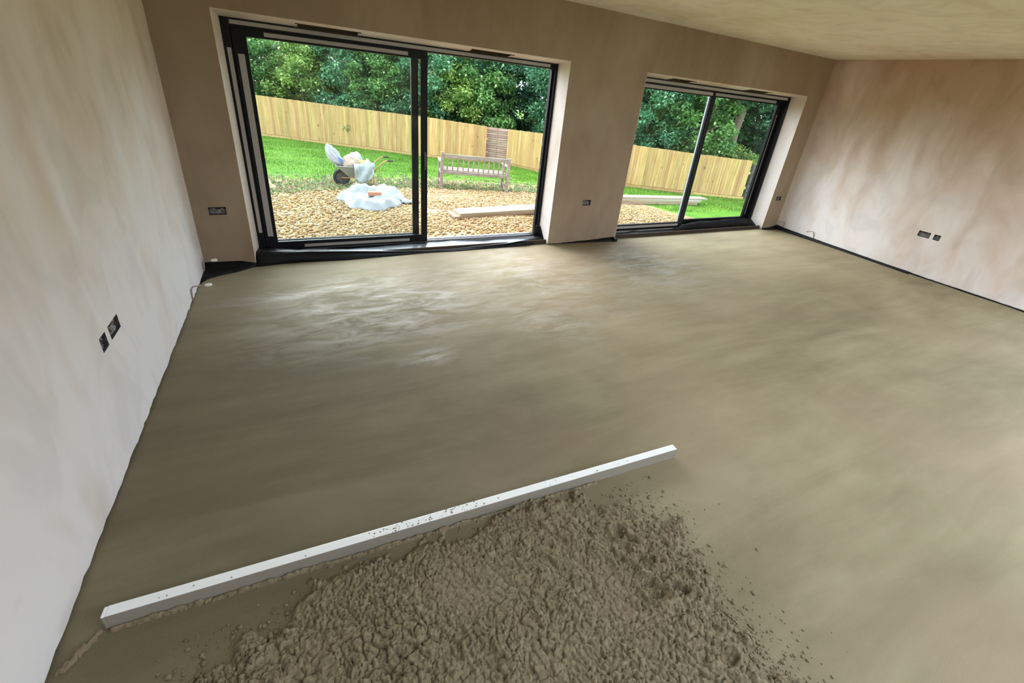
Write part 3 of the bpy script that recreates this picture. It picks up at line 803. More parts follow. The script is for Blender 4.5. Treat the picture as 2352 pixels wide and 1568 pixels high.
    zz = np.maximum(Z[zi, zj], 0)
    for k in range(len(P)):
        if k < 3300 and s[k] < -.03 and r.rand() > math.exp((s[k]+.03)/.09): continue
        sz = r.choice([r.uniform(.0012,.0028), r.uniform(.0028,.0055), r.uniform(.006,.010)], p=[.62,.32,.06])*(1 if s[k] < .02 else 1.15)
        th = r.uniform(0, 6.28); A = IV*(1+r.uniform(-.3,.3,(len(IV),1)))*sz*np.array([1.2,.9,.75])
        A = np.c_[A[:,0]*math.cos(th)-A[:,1]*math.sin(th), A[:,0]*math.sin(th)+A[:,1]*math.cos(th), A[:,2]]
        V.append(A+np.array([P[k,0],P[k,1],zz[k]+sz*.35])); F.append(IF+n); n += len(IV)
    o = np_mesh('screed_crumbs', np.concatenate(V), np.concatenate(F), M['loose'])
    tag(o, 'small screed crumbs scattered round the edge of the heap', 'screed', kind='stuff')
heap()

# ------------------------------------------------------------------ garden
BND = [(-4,3.9),(.36,4.05),(.95,4.2),(2.2,4.7),(3.5,5.0),(5.3,4.9),(6.6,4.9),(7.3,4.3),(8.0,3.72),(8.6,3.3),(8.85,2.6),(8.9,1.0)]
def inside_gravel(x, y):
    return (x < 8.9) & (y < np.interp(x, [a for a, _ in BND[:10]], [b for _, b in BND[:10]]) ) & ((x < 8.0) | (y < np.interp(x, [8.0,8.6,8.85,8.9], [3.72,3.3,2.6,0.4])))
def garden():
    xs = np.concatenate([np.linspace(-40,-3,12)[:-1], np.linspace(-3,18,141), np.linspace(18,60,12)[1:]])
    ys = np.concatenate([np.linspace(-40,.43,10)[:-1], np.linspace(.43,18,118), np.linspace(18,60,12)[1:]])
    X, Y = np.meshgrid(xs, ys)
    Z = np.vectorize(zg)(X, Y); Z = np.maximum(Z, -1.3) + (fbm(X*1.5+50, Y*1.5+50, 3, 3)-.5)*.05*(Y > 2)
    Z -= .35*((X > -.2) & (X < W+.2) & (Y < .35) & (Y > YB-.2))
    gv = inside_gravel(X, Y)
    b = np.interp(X, [a for a, _ in BND[:10]], [q for _, q in BND[:10]])
    lawn = np.clip((Y-b)/3.0, 0, 1)*.80+.16*(Y > b); lawn = np.where(X > 8.7, np.maximum(lawn, .95*(~gv)), lawn); lawn = np.where(gv, 0, lawn)
    V = np.c_[X.ravel(), Y.ravel(), Z.ravel()]; nx, ny = len(xs), len(ys); idx = np.arange(nx*ny).reshape(ny, nx)
    F = np.c_[idx[:-1,:-1].ravel(), idx[:-1,1:].ravel(), idx[1:,1:].ravel(), idx[1:,:-1].ravel()]
    L = lawn.ravel(); o = np_mesh('ground', V, F, M['terrain'], np.c_[L,L,L], smooth=True)
    tag(o, 'garden ground falling away from the house', kind='structure')
    # gravel
    r = np.random.RandomState(12); n = 30000
    px = r.uniform(.0, 8.95, n); py = r.uniform(.55, 5.2, n)
    ok = inside_gravel(px, py+r.normal(0, .10, n)) & ((px < 6.9) | (py > .9)) & (py > (px-3.4)*.32) & ~((px > 6.9) & (py < (px-6.9)*.2+.9))
    bare = np.exp(-(((px-2.75)/.55)**2+((py-1.35)/.22)**2)); ok &= r.rand(n) > bare*.85
    px, py = px[ok], py[ok]; n = len(px)
    sz = r.uniform(.014, .030, n); pal = np.array([(.66,.48,.24),(.74,.58,.33),(.60,.40,.19),(.80,.70,.50),(.52,.36,.20),(.70,.66,.60),(.64,.44,.28)])
    ci = r.choice(len(pal), n, p=[.28,.24,.16,.12,.08,.06,.06]); cc = pal[ci]*np.array([.53,.49,.40])*r.uniform(.75,1.1,(n,1))
    pink = np.exp(-(((px-3.6)/1.3)**2+((py-3.4)/1.6)**2))[:,None]; cc = cc*(1-.35*pink)+np.array([.41,.255,.135])*.35*pink
    sh = 1+r.uniform(-.28,.28,(n,len(IV),1)); A = IV[None]*sh*sz[:,None,None]*np.stack([r.uniform(.9,1.5,n), r.uniform(.8,1.1,n), r.uniform(.55,.8,n)],1)[:,None,:]
    th = r.uniform(0,6.28,n); c, s = np.cos(th)[:,None], np.sin(th)[:,None]
    A = np.stack([A[:,:,0]*c-A[:,:,1]*s, A[:,:,0]*s+A[:,:,1]*c, A[:,:,2]], 2)
    pz = np.array([zg(a, b) for a, b in zip(px, py)]) + r.uniform(.0,.018,n)
    A += np.stack([px,py,pz],1)[:,None,:]
    V = A.reshape(-1,3); F = (IF[None]+(np.arange(n)*len(IV))[:,None,None]).reshape(-1,3)
    o = np_mesh('gravel_bed', V, F, M['gravel'], np.repeat(cc, len(IV), 0))
    tag(o, 'golden gravel bed between the house and the lawn', 'gravel', kind='stuff')
    # grass
    r = np.random.RandomState(13); n = 150000
    px = r.uniform(-2, 15.5, n); py = r.uniform(1.0, 16.5, n)
    fy = np.interp(px, FX, FY); b = np.interp(px, [a for a, _ in BND[:10]], [q for _, q in BND[:10]])
    ok = (~inside_gravel(px, py+r.normal(0,.12,n))) & (py < fy) & (py > (px-9.2)*.42+.8)
    d = np.clip((py-b)/3.0, 0, 1); scr = np.where(px > 8, 1, .12+.88*d**1.5); ok &= (r.rand(n) < scr) & (py > b-.4)
    ok &= r.rand(n) < np.where((px > 8.9) | (py > 4), 1, 0)
    px, py = px[ok], py[ok]; n = len(px); d = d[ok]
    h = r.uniform(.025,.055,n); wd = r.uniform(.006,.012,n); th = r.uniform(0,6.28,n); ln = r.normal(0,.018,(n,2))
    pz = np.maximum(np.array([zg(a, bb) for a, bb in zip(px, py)]), -1.3)-.015
    p0 = np.stack([px-np.cos(th)*wd, py-np.sin(th)*wd, pz],1); p1 = np.stack([px+np.cos(th)*wd, py+np.sin(th)*wd, pz],1); p2 = np.stack([px+ln[:,0], py+ln[:,1], pz+.015+h],1)
    V = np.stack([p0,p1,p2],1).reshape(-1,3); F = np.arange(3*n).reshape(-1,3)
    tone = fbm(px*.7+30, py*2.2+30, 4, 3)[:,None]
    cc = np.array([.050,.150,.011])*(1-tone)+np.array([.155,.265,.022])*tone
    cc = cc*r.uniform(.75,1.2,(n,1)); dry_or_lit = (r.rand(n) < .10+.25*(1-d)*(px < 8))[:,None]; cc = np.where(dry_or_lit, np.array([.30,.40,.14]), cc)
    o = np_mesh('lawn_grass', V, F, M['grass'], np.repeat(cc, 3, 0)); tag(o, 'short bright green lawn in front of the fence', 'grass', kind='stuff')
    # weeds and scruffy tufts along the gravel edge
    r = np.random.RandomState(14); V = []; C = []; n = 0
    for k in range(2200):
        x = r.uniform(-.3, 7.4); bb = np.interp(x, [a for a, _ in BND[:10]], [q for _, q in BND[:10]]); y = bb+abs(r.normal(.3,.75))-.1
        z = zg(x, y); g = np.array([(.13,.25,.06),(.20,.29,.12),(.15,.23,.12),(.36,.29,.18),(.32,.24,.14)])[r.randint(5)]*r.uniform(.8,1.2)
        for j in range(r.randint(4,8)):
            a = r.uniform(0,6.28); l = r.uniform(.03,.09); w = r.uniform(.008,.018); e = r.uniform(.3,1.1)
            tip = np.array([x+math.cos(a)*l*math.cos(e), y+math.sin(a)*l*math.cos(e), z+l*math.sin(e)]); m = (np.array([x,y,z-.005])+tip)/2+np.array([0,0,.01])
            sd_ = np.array([-math.sin(a)*w, math.cos(a)*w, 0])
            V += [np.array([x,y,z-.005]), m+sd_, tip, m-sd_]; C += [g]*4; n += 1
    V = np.array(V); F = np.arange(len(V)).reshape(-1,4); o = np_mesh('weed_tufts', V, F, M['grass'], np.array(C))
    tag(o, 'scruffy weeds at the edge of the gravel bed', 'weeds', kind='stuff')

# fence line (x, y, ground z, top z)
FA = [(-2.2,17.35,-.86,.66),(-.248,16.177,-.884,.612),(4.84,12.617,-.897,.531),(5.489,12.30,-.913,.525),(7.721,11.90,-.981,.374)]
FB = [(8.368,11.465,-.98,.365),(8.85,9.424,-.89,.47),(10.747,6.91,-.824,.533),(12.787,5.738,-.843,.469),(14.552,5.138,-.884,.41)]
FX = [p[0] for p in FA]+[p[0] for p in FB]; FY = [p[1] for p in FA]+[p[1] for p in FB]
garden()

def board_mesh():
    mb = MB(); w = .0525
    mb.add([(-w,-.011,0),(w,-.004,0),(w,.006,0),(-w,.006,0),(-w,-.011,1),(w,-.004,1),(w,.006,1),(-w,.006,1)], [(0,3,2,1),(4,5,6,7),(0,1,5,4),(1,2,6,5),(2,3,7,6),(3,0,4,7)])
    return mb
def fence(line, label, seed):
    r = random.Random(seed); pts = [Vector(p[:2]) for p in line]
    e = empty('fence', (line[0][0], line[0][1], line[0][2]), label, 'fence'); O = e.location
    proto = None; acc = [0]
    for a, b in zip(pts, pts[1:]): acc.append(acc[-1]+(b-a).length)
    n = int(acc[-1]/.10)
    for k in range(n):
        s = (k+.5)*.10
        x, y, z0, z1 = [float(np.interp(s, acc, [p[i] for p in line])) for i in range(4)]
        s0, s1 = max(0, s-.05), min(acc[-1], s+.05)
        ang = math.atan2(np.interp(s1, acc, [p[1] for p in line])-np.interp(s0, acc, [p[1] for p in line]), np.interp(s1, acc, [p[0] for p in line])-np.interp(s0, acc, [p[0] for p in line]))
        if proto is None: o = proto = board_mesh().build('board', M['fence'], e, local=True)
        else:
            o = proto.copy(); COL.objects.link(o); o.parent = e
        o.location = (x-O.x, y-O.y+r.uniform(-.003,.003), z0+.10-O.z); o.rotation_euler = (0, 0, ang); o.scale = (1, 1, z1-z0-.10+r.uniform(-.006,.006))
    for i, (a, b) in enumerate(zip(line, line[1:])):
        d = Vector((b[0]-a[0], b[1]-a[1])); L = d.length; Mx = Matrix.Translation((a[0],a[1],0)) @ Matrix.Rotation(math.atan2(d.y,d.x),4,'Z')
        mb = MB(); f = lambda u, v, z: Mx @ Vector((u, v, z))
        vs = [f(0,-.022,a[2]-.03),f(L,-.022,b[2]-.03),f(L,.0,b[2]-.03),f(0,.0,a[2]-.03),f(0,-.022,a[2]+.09),f(L,-.022,b[2]+.09),f(L,.0,b[2]+.09),f(0,.0,a[2]+.09)]
        mb.add(vs, [(0,3,2,1),(4,5,6,7),(0,1,5,4),(1,2,6,5),(2,3,7,6),(3,0,4,7)]); mb.build('gravel_board', M['fence'], e)
        mb = MB()
        for h in (.35, .85, 1.25):
            vs = [f(0,.012,a[2]+h),f(L,.012,b[2]+h),f(L,.06,b[2]+h),f(0,.06,a[2]+h),f(0,.012,a[2]+h+.08),f(L,.012,b[2]+h+.08),f(L,.06,b[2]+h+.08),f(0,.06,a[2]+h+.08)]
            if h < 1.2 or a[3]-a[2] > 1.4: mb.add(vs, [(0,3,2,1),(4,5,6,7),(0,1,5,4),(1,2,6,5),(2,3,7,6),(3,0,4,7)])
        mb.build('back_rail', M['fence'], e)
fence(FA, 'new pale close board fence on the left, behind the wheelbarrow', 1)
fence(FB, 'new pale close board fence right of the brown gap panel', 2)

def lap_panel(name, label, a, b, z0, z1, n, mat, batten, gap=0.0, cat='fence'):
    e = empty(name, (a[0], a[1], z0), label, cat); d = Vector((b[0]-a[0], b[1]-a[1])); L = d.length; r = random.Random(n)
    ang = math.atan2(d.y, d.x); h = (z1-z0)/n
    for k in range(n):
        mb = MB(); top = []; bot = []
        for i in range(9):
            u = L*i/8; top.append((u, .008, (k+1)*h-gap)); bot.append((u, -.022, k*h-.012+r.uniform(-.008,.008)*(0 if gap else 1)))
        mb.grid([bot, top]); mb.grid([[(p[0], p[1]+.012, p[2]) for p in top], [(p[0], p[1]+.012, p[2]) for p in bot]])
        mb.grid([[(p[0], p[1]+.012, p[2]) for p in bot], bot])
        mb.grid([top, [(p[0], p[1]+.012, p[2]) for p in top]])
        o = mb.build('slat', mat, e, local=True); o.rotation_euler = (0, 0, ang)
    for u in batten:
        mb = MB(); mb.box(u-.022, u+.022, -.035, -.012, 0, z1-z0); o = mb.build('batten', mat, e, local=True); o.rotation_euler = (0, 0, ang)
    return e
lap_panel('lap_fence_panel', 'brown waney lap fence panel showing in the gap of the pale fence', (7.55,12.40), (8.75,11.55), -.98, .33, 16, M['lap'], (.05,.70,1.40))
lap_panel('slatted_fence', 'dark grey horizontal board fence past the right end of the pale fence', (14.60,5.20), (16.6,4.55), -.93, .30, 4, M['greyfence'], (.05,), .05)

# ------------------------------------------------------------------ trees
def leaves(n, rad, zc, seed, pal, size=(.05,.10), hollow=.35, clumps=70):
    r = np.random.RandomState(seed)
    d = r.normal(size=(clumps,3)); d /= np.linalg.norm(d,axis=1)[:,None]
    cc = d*(r.uniform(hollow,1,(clumps,1))**.6)*np.array(rad)+np.array([0,0,zc]); cs = r.uniform(.20,.46,clumps)
    ctone = r.rand(clumps)
    k = r.randint(0, clumps, n); p = r.normal(size=(n,3)); p /= np.linalg.norm(p,axis=1)[:,None]
    p = cc[k]+p*(r.rand(n,1)**.45)*cs[k][:,None]*np.array([1.15,1.15,.8])
    L = r.uniform(size[0],size[1],n)[:,None]
    az = r.uniform(0,6.28,n); el = r.normal(-.35,.45,n)
    t = np.stack([np.cos(az)*np.cos(el), np.sin(az)*np.cos(el), np.sin(el)],1)
    up = np.array([0,0,1.0])+r.normal(0,.35,(n,3)); s = np.cross(t, up); s /= np.linalg.norm(s,axis=1)[:,None]+1e-9
    nn = np.cross(s, t)
    a = p; b = p+t*L*.5+s*L*.30+nn*L*.08; c = p+t*L; e = p+t*L*.5-s*L*.30+nn*L*.08
    V = np.stack([a,b,c,e],1).reshape(-1,3); F = np.arange(4*n).reshape(-1,4)
    tone = np.clip(ctone[k]*.65+r.rand(n)*.35, 0, 1)[:,None]; pal = np.array(pal)
    col = pal[0]*(1-tone)+pal[1]*tone; col = np.where(r.rand(n,1) < .06, pal[2], col)
    return V, F, np.repeat(col, 4, 0)
PALS_ = [((.022,.075,.022),(.125,.235,.065),(.30,.40,.16)), ((.018,.070,.034),(.085,.205,.095),(.25,.38,.23)), ((.038,.095,.020),(.21,.29,.070),(.42,.46,.20)), ((.018,.070,.040),(.085,.20,.115),(.25,.38,.25))]
PALS = [tuple(tuple(v*1.85 for v in c) for c in p) for p in PALS_]
CROWN = []
def crown_mesh(i):
    while len(CROWN) <= i:
        j = len(CROWN); V, F, C = leaves([23000,23000,17000,14000][j], [(1.6,1.4,2.3),(1.5,1.4,2.4),(1.2,1.2,1.9),(1.8,1.5,1.6)][j], [2.2,2.3,1.8,3.6][j], 40+j, PALS[j], size=(.085,.165), clumps=[120,120,90,90][j])
        o = np_mesh('foliage', V, F, M['leaf'], C); CROWN.append(o); o['_used'] = False
    return CROWN[i]
def tree(i, x, y, z, rot, s, label, trunk=None, name='tree'):
    e = empty(name, (x, y, z), label, 'tree')
    base = crown_mesh(i)
    if not base['_used']: o = base; base['_used'] = True
    else: o = base.copy(); COL.objects.link(o)
    o.parent = e; o.rotation_euler = (0, 0, rot); o.scale = s
    r = random.Random(int(x*100)); th = trunk or .07; hgt = (2.6 if trunk is None else 3.4)*s[2]
    mb = MB(); mb.tube([(0,0,-.1),(.03,0,hgt*.3),(-.02,.05,hgt*.6),(.05,.0,hgt)], [th*1.3,th,th*.8,th*.45], 10)
    mb.build('trunk', M['bark'], e, local=True, smooth=True)
    for k in range(4):
        a = r.uniform(0,6.28); h0 = hgt*r.uniform(.45,.8); l = r.uniform(.6,1.2)
        mb = MB(); mb.tube([(0,0,h0),(math.cos(a)*l*.5,math.sin(a)*l*.5,h0+l*.45),(math.cos(a)*l,math.sin(a)*l,h0+l*.75)], [th*.55,th*.38,th*.16], 7)
        mb.build('branch', M['bark'], e, local=True, smooth=True)
def behind(s_x, off):
    y = float(np.interp(s_x, FX, FY)); return s_x+off*GN[0], y+off*GN[1]
TREES = [
 (0, -1.6, 1.9, 'broad tree behind the fence at the far left edge of the wide door'),
 (2, 0.4, 1.7, 'yellow green bush behind the left end of the pale fence'),
 (1, 1.9, 2.2, 'dark green tree behind the fence left of the wheelbarrow'),
 (0, 3.3, 1.8, 'mid green tree behind the fence above the wheelbarrow'),
 (1, 4.6, 1.9, 'dark tree behind the fence just left of the door stiles'),
 (2, 5.7, 1.8, 'light yellow green tree right of the door stiles'),
 (0, 6.6, 2.6, 'green tree behind the fence left of the brown gap panel'),
 (3, 7.9, 3.1, 'blue green drooping tree above the brown gap panel'),
 (1, 9.1, 3.0, 'leafy tree behind the fence right of the garden bench'),
 (0, 9.9, 2.0, 'green tree hidden mostly by the pier between the doors'),
 (1, 11.2, 1.7, 'blue green tree at the left of the far door'),
 (0, 12.4, 1.7, 'bushy green tree left of the far door mullion'),
 (3, 17.3, 1.2, 'tall pale leaved tree at the right edge of the far door'),
 (1, 16.2, 3.4, 'dark tree at the extreme right beyond the grey fence'),
]
rt = random.Random(21)
for i, sx, off, lab in TREES:
    x, y = behind(sx, off) if sx < 15 else (sx+off*.4, 5.0+off*1.1)
    s = rt.uniform(.95, 1.12)
    tree(i, x, y, -1.05, rt.uniform(0, 6.28), (s, s, s*rt.uniform(.95,1.1)), lab)
FTX, FTY = 15.2, 6.72
def forked_tree(x, y, z):
    e = empty('tree', (x, y, z), 'tree with a bare forked trunk seen through the far door', 'tree')
    V, F, C = leaves(15000, (2.3,2.0,1.5), 4.7, 61, PALS[3], size=(.09,.17), clumps=90)
    o = np_mesh('foliage', V, F, M['leaf'], C, parent=e)
    mb = MB(); mb.tube([(0,0,-.1),(.02,0,1.2),(.0,.03,2.2),(.06,.0,2.9)], [.21,.165,.145,.14], 12); mb.build('trunk', M['bark'], e, local=True, smooth=True)
    for p in (((.05,0,2.8),(.30,.05,3.4),(.42,.1,4.4)), ((.05,0,2.7),(-.25,.05,3.2),(-.75,.1,3.9)), ((.06,0,2.85),(.08,.2,3.6),(.0,.3,4.6))):
        mb = MB(); mb.tube(p, [.11,.085,.04], 9); mb.build('branch', M['bark'], e, local=True, smooth=True)
forked_tree(FTX, FTY, -1.05)
def bush(i, sx, off, s, lab):
    x, y = behind(sx, off); tree(i, x, y, -1.1, rt.uniform(0,6.28), (s, s, s*.8), lab, name='bush')
bush(2, 14.3, 1.2, .62, 'low bush behind the fence in front of the forked trunk')
bush(1, 2.6, .95, .60, 'low bush leaning over the pale fence above the wheelbarrow')
# deeper woodland mass
def woodland():
    V = []; F = []; C = []; n = 0
    for row, (off, cnt, nl, rad, zc, size) in enumerate(((5.2, 15, 12000, (2.3,2.2,2.7), 2.2, (.10,.19)), (8.6, 15, 7500, (2.7,2.4,4.2), 3.4, (.20,.36)))):
        for k, sx in enumerate(np.linspace(-7, 21, cnt)):
            x, y = (sx+off*GN[0], float(np.interp(sx, FX+[21], FY+[3.0]))+off*GN[1])
            v, f, c = leaves(nl, rad, zc, 100+k+50*row, PALS_[k % 4], size=size, clumps=70)
            v = v+np.array([x,y,-1.2]); V.append(v); F.append(f+n); C.append(c); n += len(v)
    o = np_mesh('woodland_foliage', np.concatenate(V), np.concatenate(F), M['leaf'], np.concatenate(C))
    tag(o, 'deep woodland foliage behind the row of trees', 'foliage', kind='stuff')
woodland()

# ------------------------------------------------------------------ garden bench (seen from behind)
def bench():
    A = Vector((3.78, 5.03, -.432)); B = Vector((5.315, 4.765, -.478)); d = B-A; L = d.length
    e = empty('garden_bench', A, 'weathered grey wooden garden bench seen from behind on the lawn edge', 'bench')
    ang = math.atan2(d.y, d.x); tilt = math.asin(d.z/L)
    Mx = Matrix.Translation(A) @ Matrix.Rotation(ang,4,'Z') @ Matrix.Rotation(-tilt,4,'Y')
    def part(name, *b, bev=.006):
        mb = MB(); mb.box(*b, M=Mx); return mb.build(name, M['bench'], e, bevel=bev)
    D = .50
    for x in (0, L):
        part('rear_post', x-.033, x+.033, -.02, .045, -.03, .80 if x else .825); part('front_leg', x-.033, x+.033, D-.06, D, -.02, .585)
        part('armrest', x-.045, x+.045, .03, D+.06, .585, .615); part('side_rail', x-.02, x+.02, .04, D-.05, .33, .40)
        part('low_stretcher', x-.018, x+.018, .04, D-.05, .12, .17)
    part('top_rail', .033, L-.033, -.012, .03, .70, .785)
    part('lower_back_rail', .033, L-.033, -.012, .03, .345, .415)
    part('front_apron', .033, L-.033, D-.045, D-.015, .32, .39)
    for k in range(12):
        x = L*(k+1)/13; part('back_slat', x-.017, x+.017, -.002, .018, .41, .705, bev=.003)
    for k in range(5):
        y = .06+k*.092; part('seat_slat', .02, L-.02, y, y+.07, .405+.0*k, .428, bev=.004)
bench()

# ------------------------------------------------------------------ planks
def plank(name, label, a, ang, L, wd, z0, z1, m, tilt=0):
    e_M = Matrix.Translation((a[0],a[1],0)) @ Matrix.Rotation(ang,4,'Z') @ Matrix.Rotation(tilt,4,'Y')
    mb = MB(); mb.box(0, L, 0, wd, 0, z1-z0)
    o = mb.build(name, m, None, bevel=.003)
    o.matrix_world = Matrix.Translation((a[0],a[1],z0)) @ Matrix.Rotation(ang,4,'Z') @ Matrix.Rotation(tilt,4,'Y')
    tag(o, label, 'plank'); return o
plank('plank', 'lower sawn board lying on the gravel outside the wide door', (3.155,2.13), .09, 2.6, .34, -.272, -.228, M['plank_low'])
plank('plank', 'pale upper sawn board stacked on another outside the wide door', (3.26,2.15), .085, 2.5, .34, -.227, -.183, M['plank'])
zl, zr = zg(7.3,3.6)+.015, zg(10.8,3.8)+.015; tl = -math.atan2(zr-zl, 3.5)
plank('plank', 'bottom timber of the stack outside the far door', (7.3,3.60), .05, 3.5, .30, zl, zl+.065, M['plank_low'], tl)
plank('plank', 'middle timber of the stack outside the far door', (7.35,3.61), .05, 3.6, .30, zl+.066, zl+.12, M['plank'], tl)
plank('plank', 'longest, topmost timber of the stack outside the far door', (7.4,3.64), .06, 3.9, .27, zl+.121, zl+.165, M['plank'], tl)

# ------------------------------------------------------------------ crumpled bulk bag and brick
def blob(name, label, cat, c, rad, seed, m, fold=.18, n=72, k=30, flat=.5, rot=0, tip=0):
    """closed crumpled sack: sphere grid with ridged folds, resting on z = c.z"""
    rs = np.random.RandomState(seed); ph = np.linspace(0, math.pi, k); th = np.linspace(0, 2*math.pi, n, endpoint=False)
    P, T = np.meshgrid(ph, th, indexing='ij')
    x, y, z = np.sin(P)*np.cos(T), np.sin(P)*np.sin(T), np.cos(P)
    q = 1-np.abs(2*fbm(x*1.7+z*1.1+9, y*1.7-z*.9+9, seed, 4)-1)*2
    g = 1+fold*q+fold*.5*(fbm(x*5+20, y*5+z*4+20, seed+9, 3)-.5)
    x, y, z = x*g, y*g, z*g
    z = np.where(z < 0, z*flat, z)
    X, Y, Z = x*rad[0], y*rad[1], z*rad[2]
    Z = Z-Z.min(); X = X+tip*Z
    R = Matrix.Rotation(rot, 3, 'Z'); pts = np.stack([X*R[0][0]+Y*R[0][1], X*R[1][0]+Y*R[1][1], Z], 2)
    e = empty(name, c, label, cat); mb = MB(); mb.grid([[tuple(p) for p in row] for row in pts], close=True)
    o = mb.build('crumpled_body', m, e, local=True, smooth=True)
    return e, pts
def bulk_bag():
    c = Vector((2.02, 3.42, 0)); c.z = zg(2.02, 3.42)-.01
    e = empty('bulk_bag', c, 'flattened crumpled white bulk bag on the gravel by the wheelbarrow', 'bag')
    n, k = 110, 40; rows = []
    for i in range(k+1):
        f = i/k; row = []
        for j in range(n):
            a = 2*math.pi*j/n
            ed = .50+.045*math.sin(3*a+.6)+.035*math.sin(7*a)+.02*math.sin(13*a+1)
            X = math.cos(a)*f*(ed+.05); Y = math.sin(a)*f*(ed+.14)
            row.append((X, Y, f))
        rows.append(row)
    A = np.array(rows); X, Y, Fr = A[...,0], A[...,1], A[...,2]
    rid = 1-np.abs(2*fbm(X*3+20+fbm(X*2+9,Y*2+9,3,2)*2, Y*3+20, 17, 4)-1)
    Z = (.03*np.sqrt(np.clip(1-Fr**3, 0, 1)) + .085*np.exp(-((Fr-.80)/.16)**2) + .16*(rid-.6)*np.clip((1-Fr)*6, 0, 1)*np.clip(Fr*2, .20, 1) + .06*np.exp(-(((X-.33)/.16)**2+((Y-.32)/.16)**2)) + .05*np.exp(-(((X+.12)/.14)**2+((Y-.45)/.14)**2)) - .02*np.exp(-((X-.06)/.2)**2-((Y-.2)/.2)**2))
    r2 = 1-np.abs(2*fbm(X*6+40+fbm(X*4+3,Y*4+3,5,2)*3, Y*6+40, 27, 3)-1)
    Z = Z + .085*(r2-.62)*np.clip((1-Fr)*8, 0, 1)*np.clip(Fr*3, .3, 1)
    Z = np.maximum(Z, .012) + .01
    A = np.stack([X,Y,Z],2)
    mb = MB(); mb.grid([[tuple(p) for p in r_] for r_ in A], close=True); mb.build('crumpled_sheet', M['bulk'], e, local=True, smooth=True, solid=.004)
    # gathered strap corner on the right
    mb = MB(); mb.grid([[(.46+.24*i/6+.02*math.sin(j*2.1), -.30+.16*j/5-.02*i/6, .05+.06*math.sin(math.pi*j/5)*(1-.4*i/6)+.015*math.sin(i*2+j)) for j in range(6)] for i in range(7)])
    mb.build('lifting_loop', M['bulk'], e, local=True, smooth=True, solid=.006)
    bx, by = .08, .20
    zt = float(Z[np.argmin(np.abs(X-bx)+np.abs(Y-by)) // n, np.argmin(np.abs(X-bx)+np.abs(Y-by)) % n])
    b = MB(); b.box(-.115,.115,-.052,.052,0,.065)
    o = b.build('brick', M['brick'], None, bevel=.004); o.location = (c.x+bx, c.y+by, c.z+zt+.012); o.rotation_euler = (.06,0,-.12)
    tag(o, 'red brick lying on the crumpled white bulk bag', 'brick')
bulk_bag()

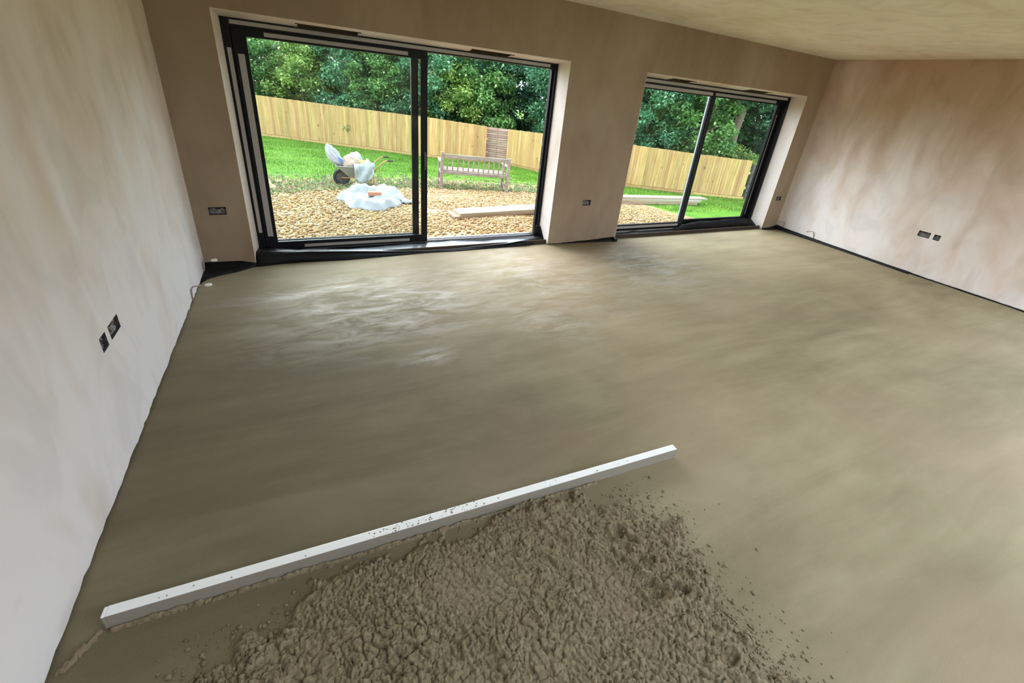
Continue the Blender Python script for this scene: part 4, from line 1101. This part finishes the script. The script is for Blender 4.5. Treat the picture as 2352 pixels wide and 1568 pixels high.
# ------------------------------------------------------------------ wheelbarrow and its load
def wheelbarrow():
    zgd = zg(1.66,5.0)
    O = Vector((1.665, 5.0, zgd)); e = empty('wheelbarrow', O, 'grey wheelbarrow with orange handles standing on the lawn edge', 'wheelbarrow')
    wz = .165
    w = empty('wheel', (0,0,wz), parent=e)
    mb = MB(); ring = []
    for i in range(28):
        a = 2*math.pi*i/28; ring.append([(math.cos(a)*(.135+.032*math.cos(b)), .038*math.sin(b), math.sin(a)*(.135+.032*math.cos(b))) for b in [2*math.pi*j/10 for j in range(10)]])
    mb.grid(ring+[ring[0]], close=True); mb.build('tyre', M['rubber'], w, local=True, smooth=True)
    mb = MB(); mb.tube([(0,-.012,0),(0,.012,0)], .118, 24); mb.tube([(0,-.05,0),(0,.05,0)], .022, 12); mb.build('hub_disc', M['hub'], w, local=True)
    for k in range(3):
        a = .5+k*math.pi/3; mb = MB(); mb.tube([(math.cos(a)*.11,-.018,math.sin(a)*.11),(-math.cos(a)*.11,-.018,-math.sin(a)*.11)], .007, 6); mb.build('spoke', M['spoke'], w, local=True)
    # pan: open tapered tray
    def P(x, y, z): return (x, y, z)
    zr0, zr1, zb = .43, .40, .235
    rim = [(-.10,-.26,zr0),(.62,-.29,zr1),(.62,.29,zr1),(-.10,.26,zr0)]; bot = [(.12,-.15,zb-.03),(.46,-.17,zb-.04),(.46,.17,zb-.04),(.12,.15,zb-.03)]
    mb = MB(); mb.add(rim+bot, [(0,1,5,4),(1,2,6,5),(2,3,7,6),(3,0,4,7),(4,5,6,7)]); mb.build('pan', M['tray'], e, local=True, solid=.004)
    mb = MB(); mb.tube(rim+[rim[0]], .009, 8); mb.build('rolled_rim', M['tray'], e, local=True, smooth=True)
    for s in (-1, 1):
        y = .24*s
        mb = MB(); mb.tube([(0,.05*s,wz),(.12,.13*s,.175),(.45,.19*s,.215),(.60,y,.30),(.70,y,.42),(.80,y,.515),(.86,y,.545),(.90,y,.548)], .0125, 8); mb.build('handle_tube', M['orange'], e, local=True, smooth=True)
        mb = MB(); mb.tube([(.885,y,.547),(1.0,y,.545)], .017, 8); mb.build('grip', M['rubber'], e, local=True, smooth=True)
        dz = zg(2.2, 5.0+y)-zgd
        mb = MB(); mb.tube([(.57,y,.28),(.545,y,.12),(.555,y,dz+.012),(.575,y,dz+.012),(.60,y,.12),(.60,y,.30)], .010, 8); mb.build('leg', M['orange'], e, local=True, smooth=True)
    # load
    s1, _ = blob('rubble_sack', 'clear white plastic sack with a blue print at the front of the wheelbarrow', 'sack', (O.x-.02, 4.97, O.z+.385), (.115,.09,.235), 31, M['sack'], .30, rot=.3, tip=-.42)
    mb = MB(); mb.grid([[(-.01+.085*i/3-.03*j/3, -.112+.006*math.sin(i), .13+.08*j/3-.05*i/3) for i in range(4)] for j in range(4)]); mb.build('blue_print', M['blue'], s1, local=True, solid=.003)
    blob('paper_bag', 'beige crumpled paper bag in the middle of the wheelbarrow', 'bag', (O.x+.20, 4.98, O.z+.33), (.17,.16,.17), 33, M['paper'], .2, rot=.8)
    blob('rubble_sack', 'small white crumpled sack behind the beige bag in the wheelbarrow', 'sack', (O.x+.30, 5.10, O.z+.36), (.13,.12,.17), 35, M['sack'], .25)
    blob('scrap_card', 'bent yellow card beside the beige bag in the wheelbarrow', 'card', (O.x+.40, 4.90, O.z+.33), (.11,.06,.13), 36, M['yellow'], .15, rot=-.5)
    # sheet draped over the near corner
    d = empty('plastic_sheet', (O.x+.42, 4.72, O.z+.41), 'pale plastic sheet draped over the near side of the wheelbarrow', 'sheet'); rows = []
    rs = random.Random(2)
    for j in range(15):
        row = []; f = j/14
        for i in range(19):
            g = i/18; x = -.20+.42*g*(1-.15*f)
            if f < .3: y, z = .22-.26*(f/.3), .02+.09*math.sin(f/.3*1.57)*(.5+g*.5)
            else: y, z = -.05-.03*math.sin((f-.3)*3), .05-.36*(f-.3)/.7*(.55+.45*math.sin(g*3.0+.2))
            z += .10*math.exp(-((g-.68)/.1)**2-((f-.15)/.15)**2)
            row.append((x, y+.020*math.sin(g*10+f*8)+.008*math.sin(g*27-f*11)+rs.uniform(-.004,.004), z+rs.uniform(-.006,.006)))
        rows.append(row)
    mb = MB(); mb.grid(rows); mb.build('draped_film', M['sheet'], d, local=True, smooth=True, solid=.003)
wheelbarrow()
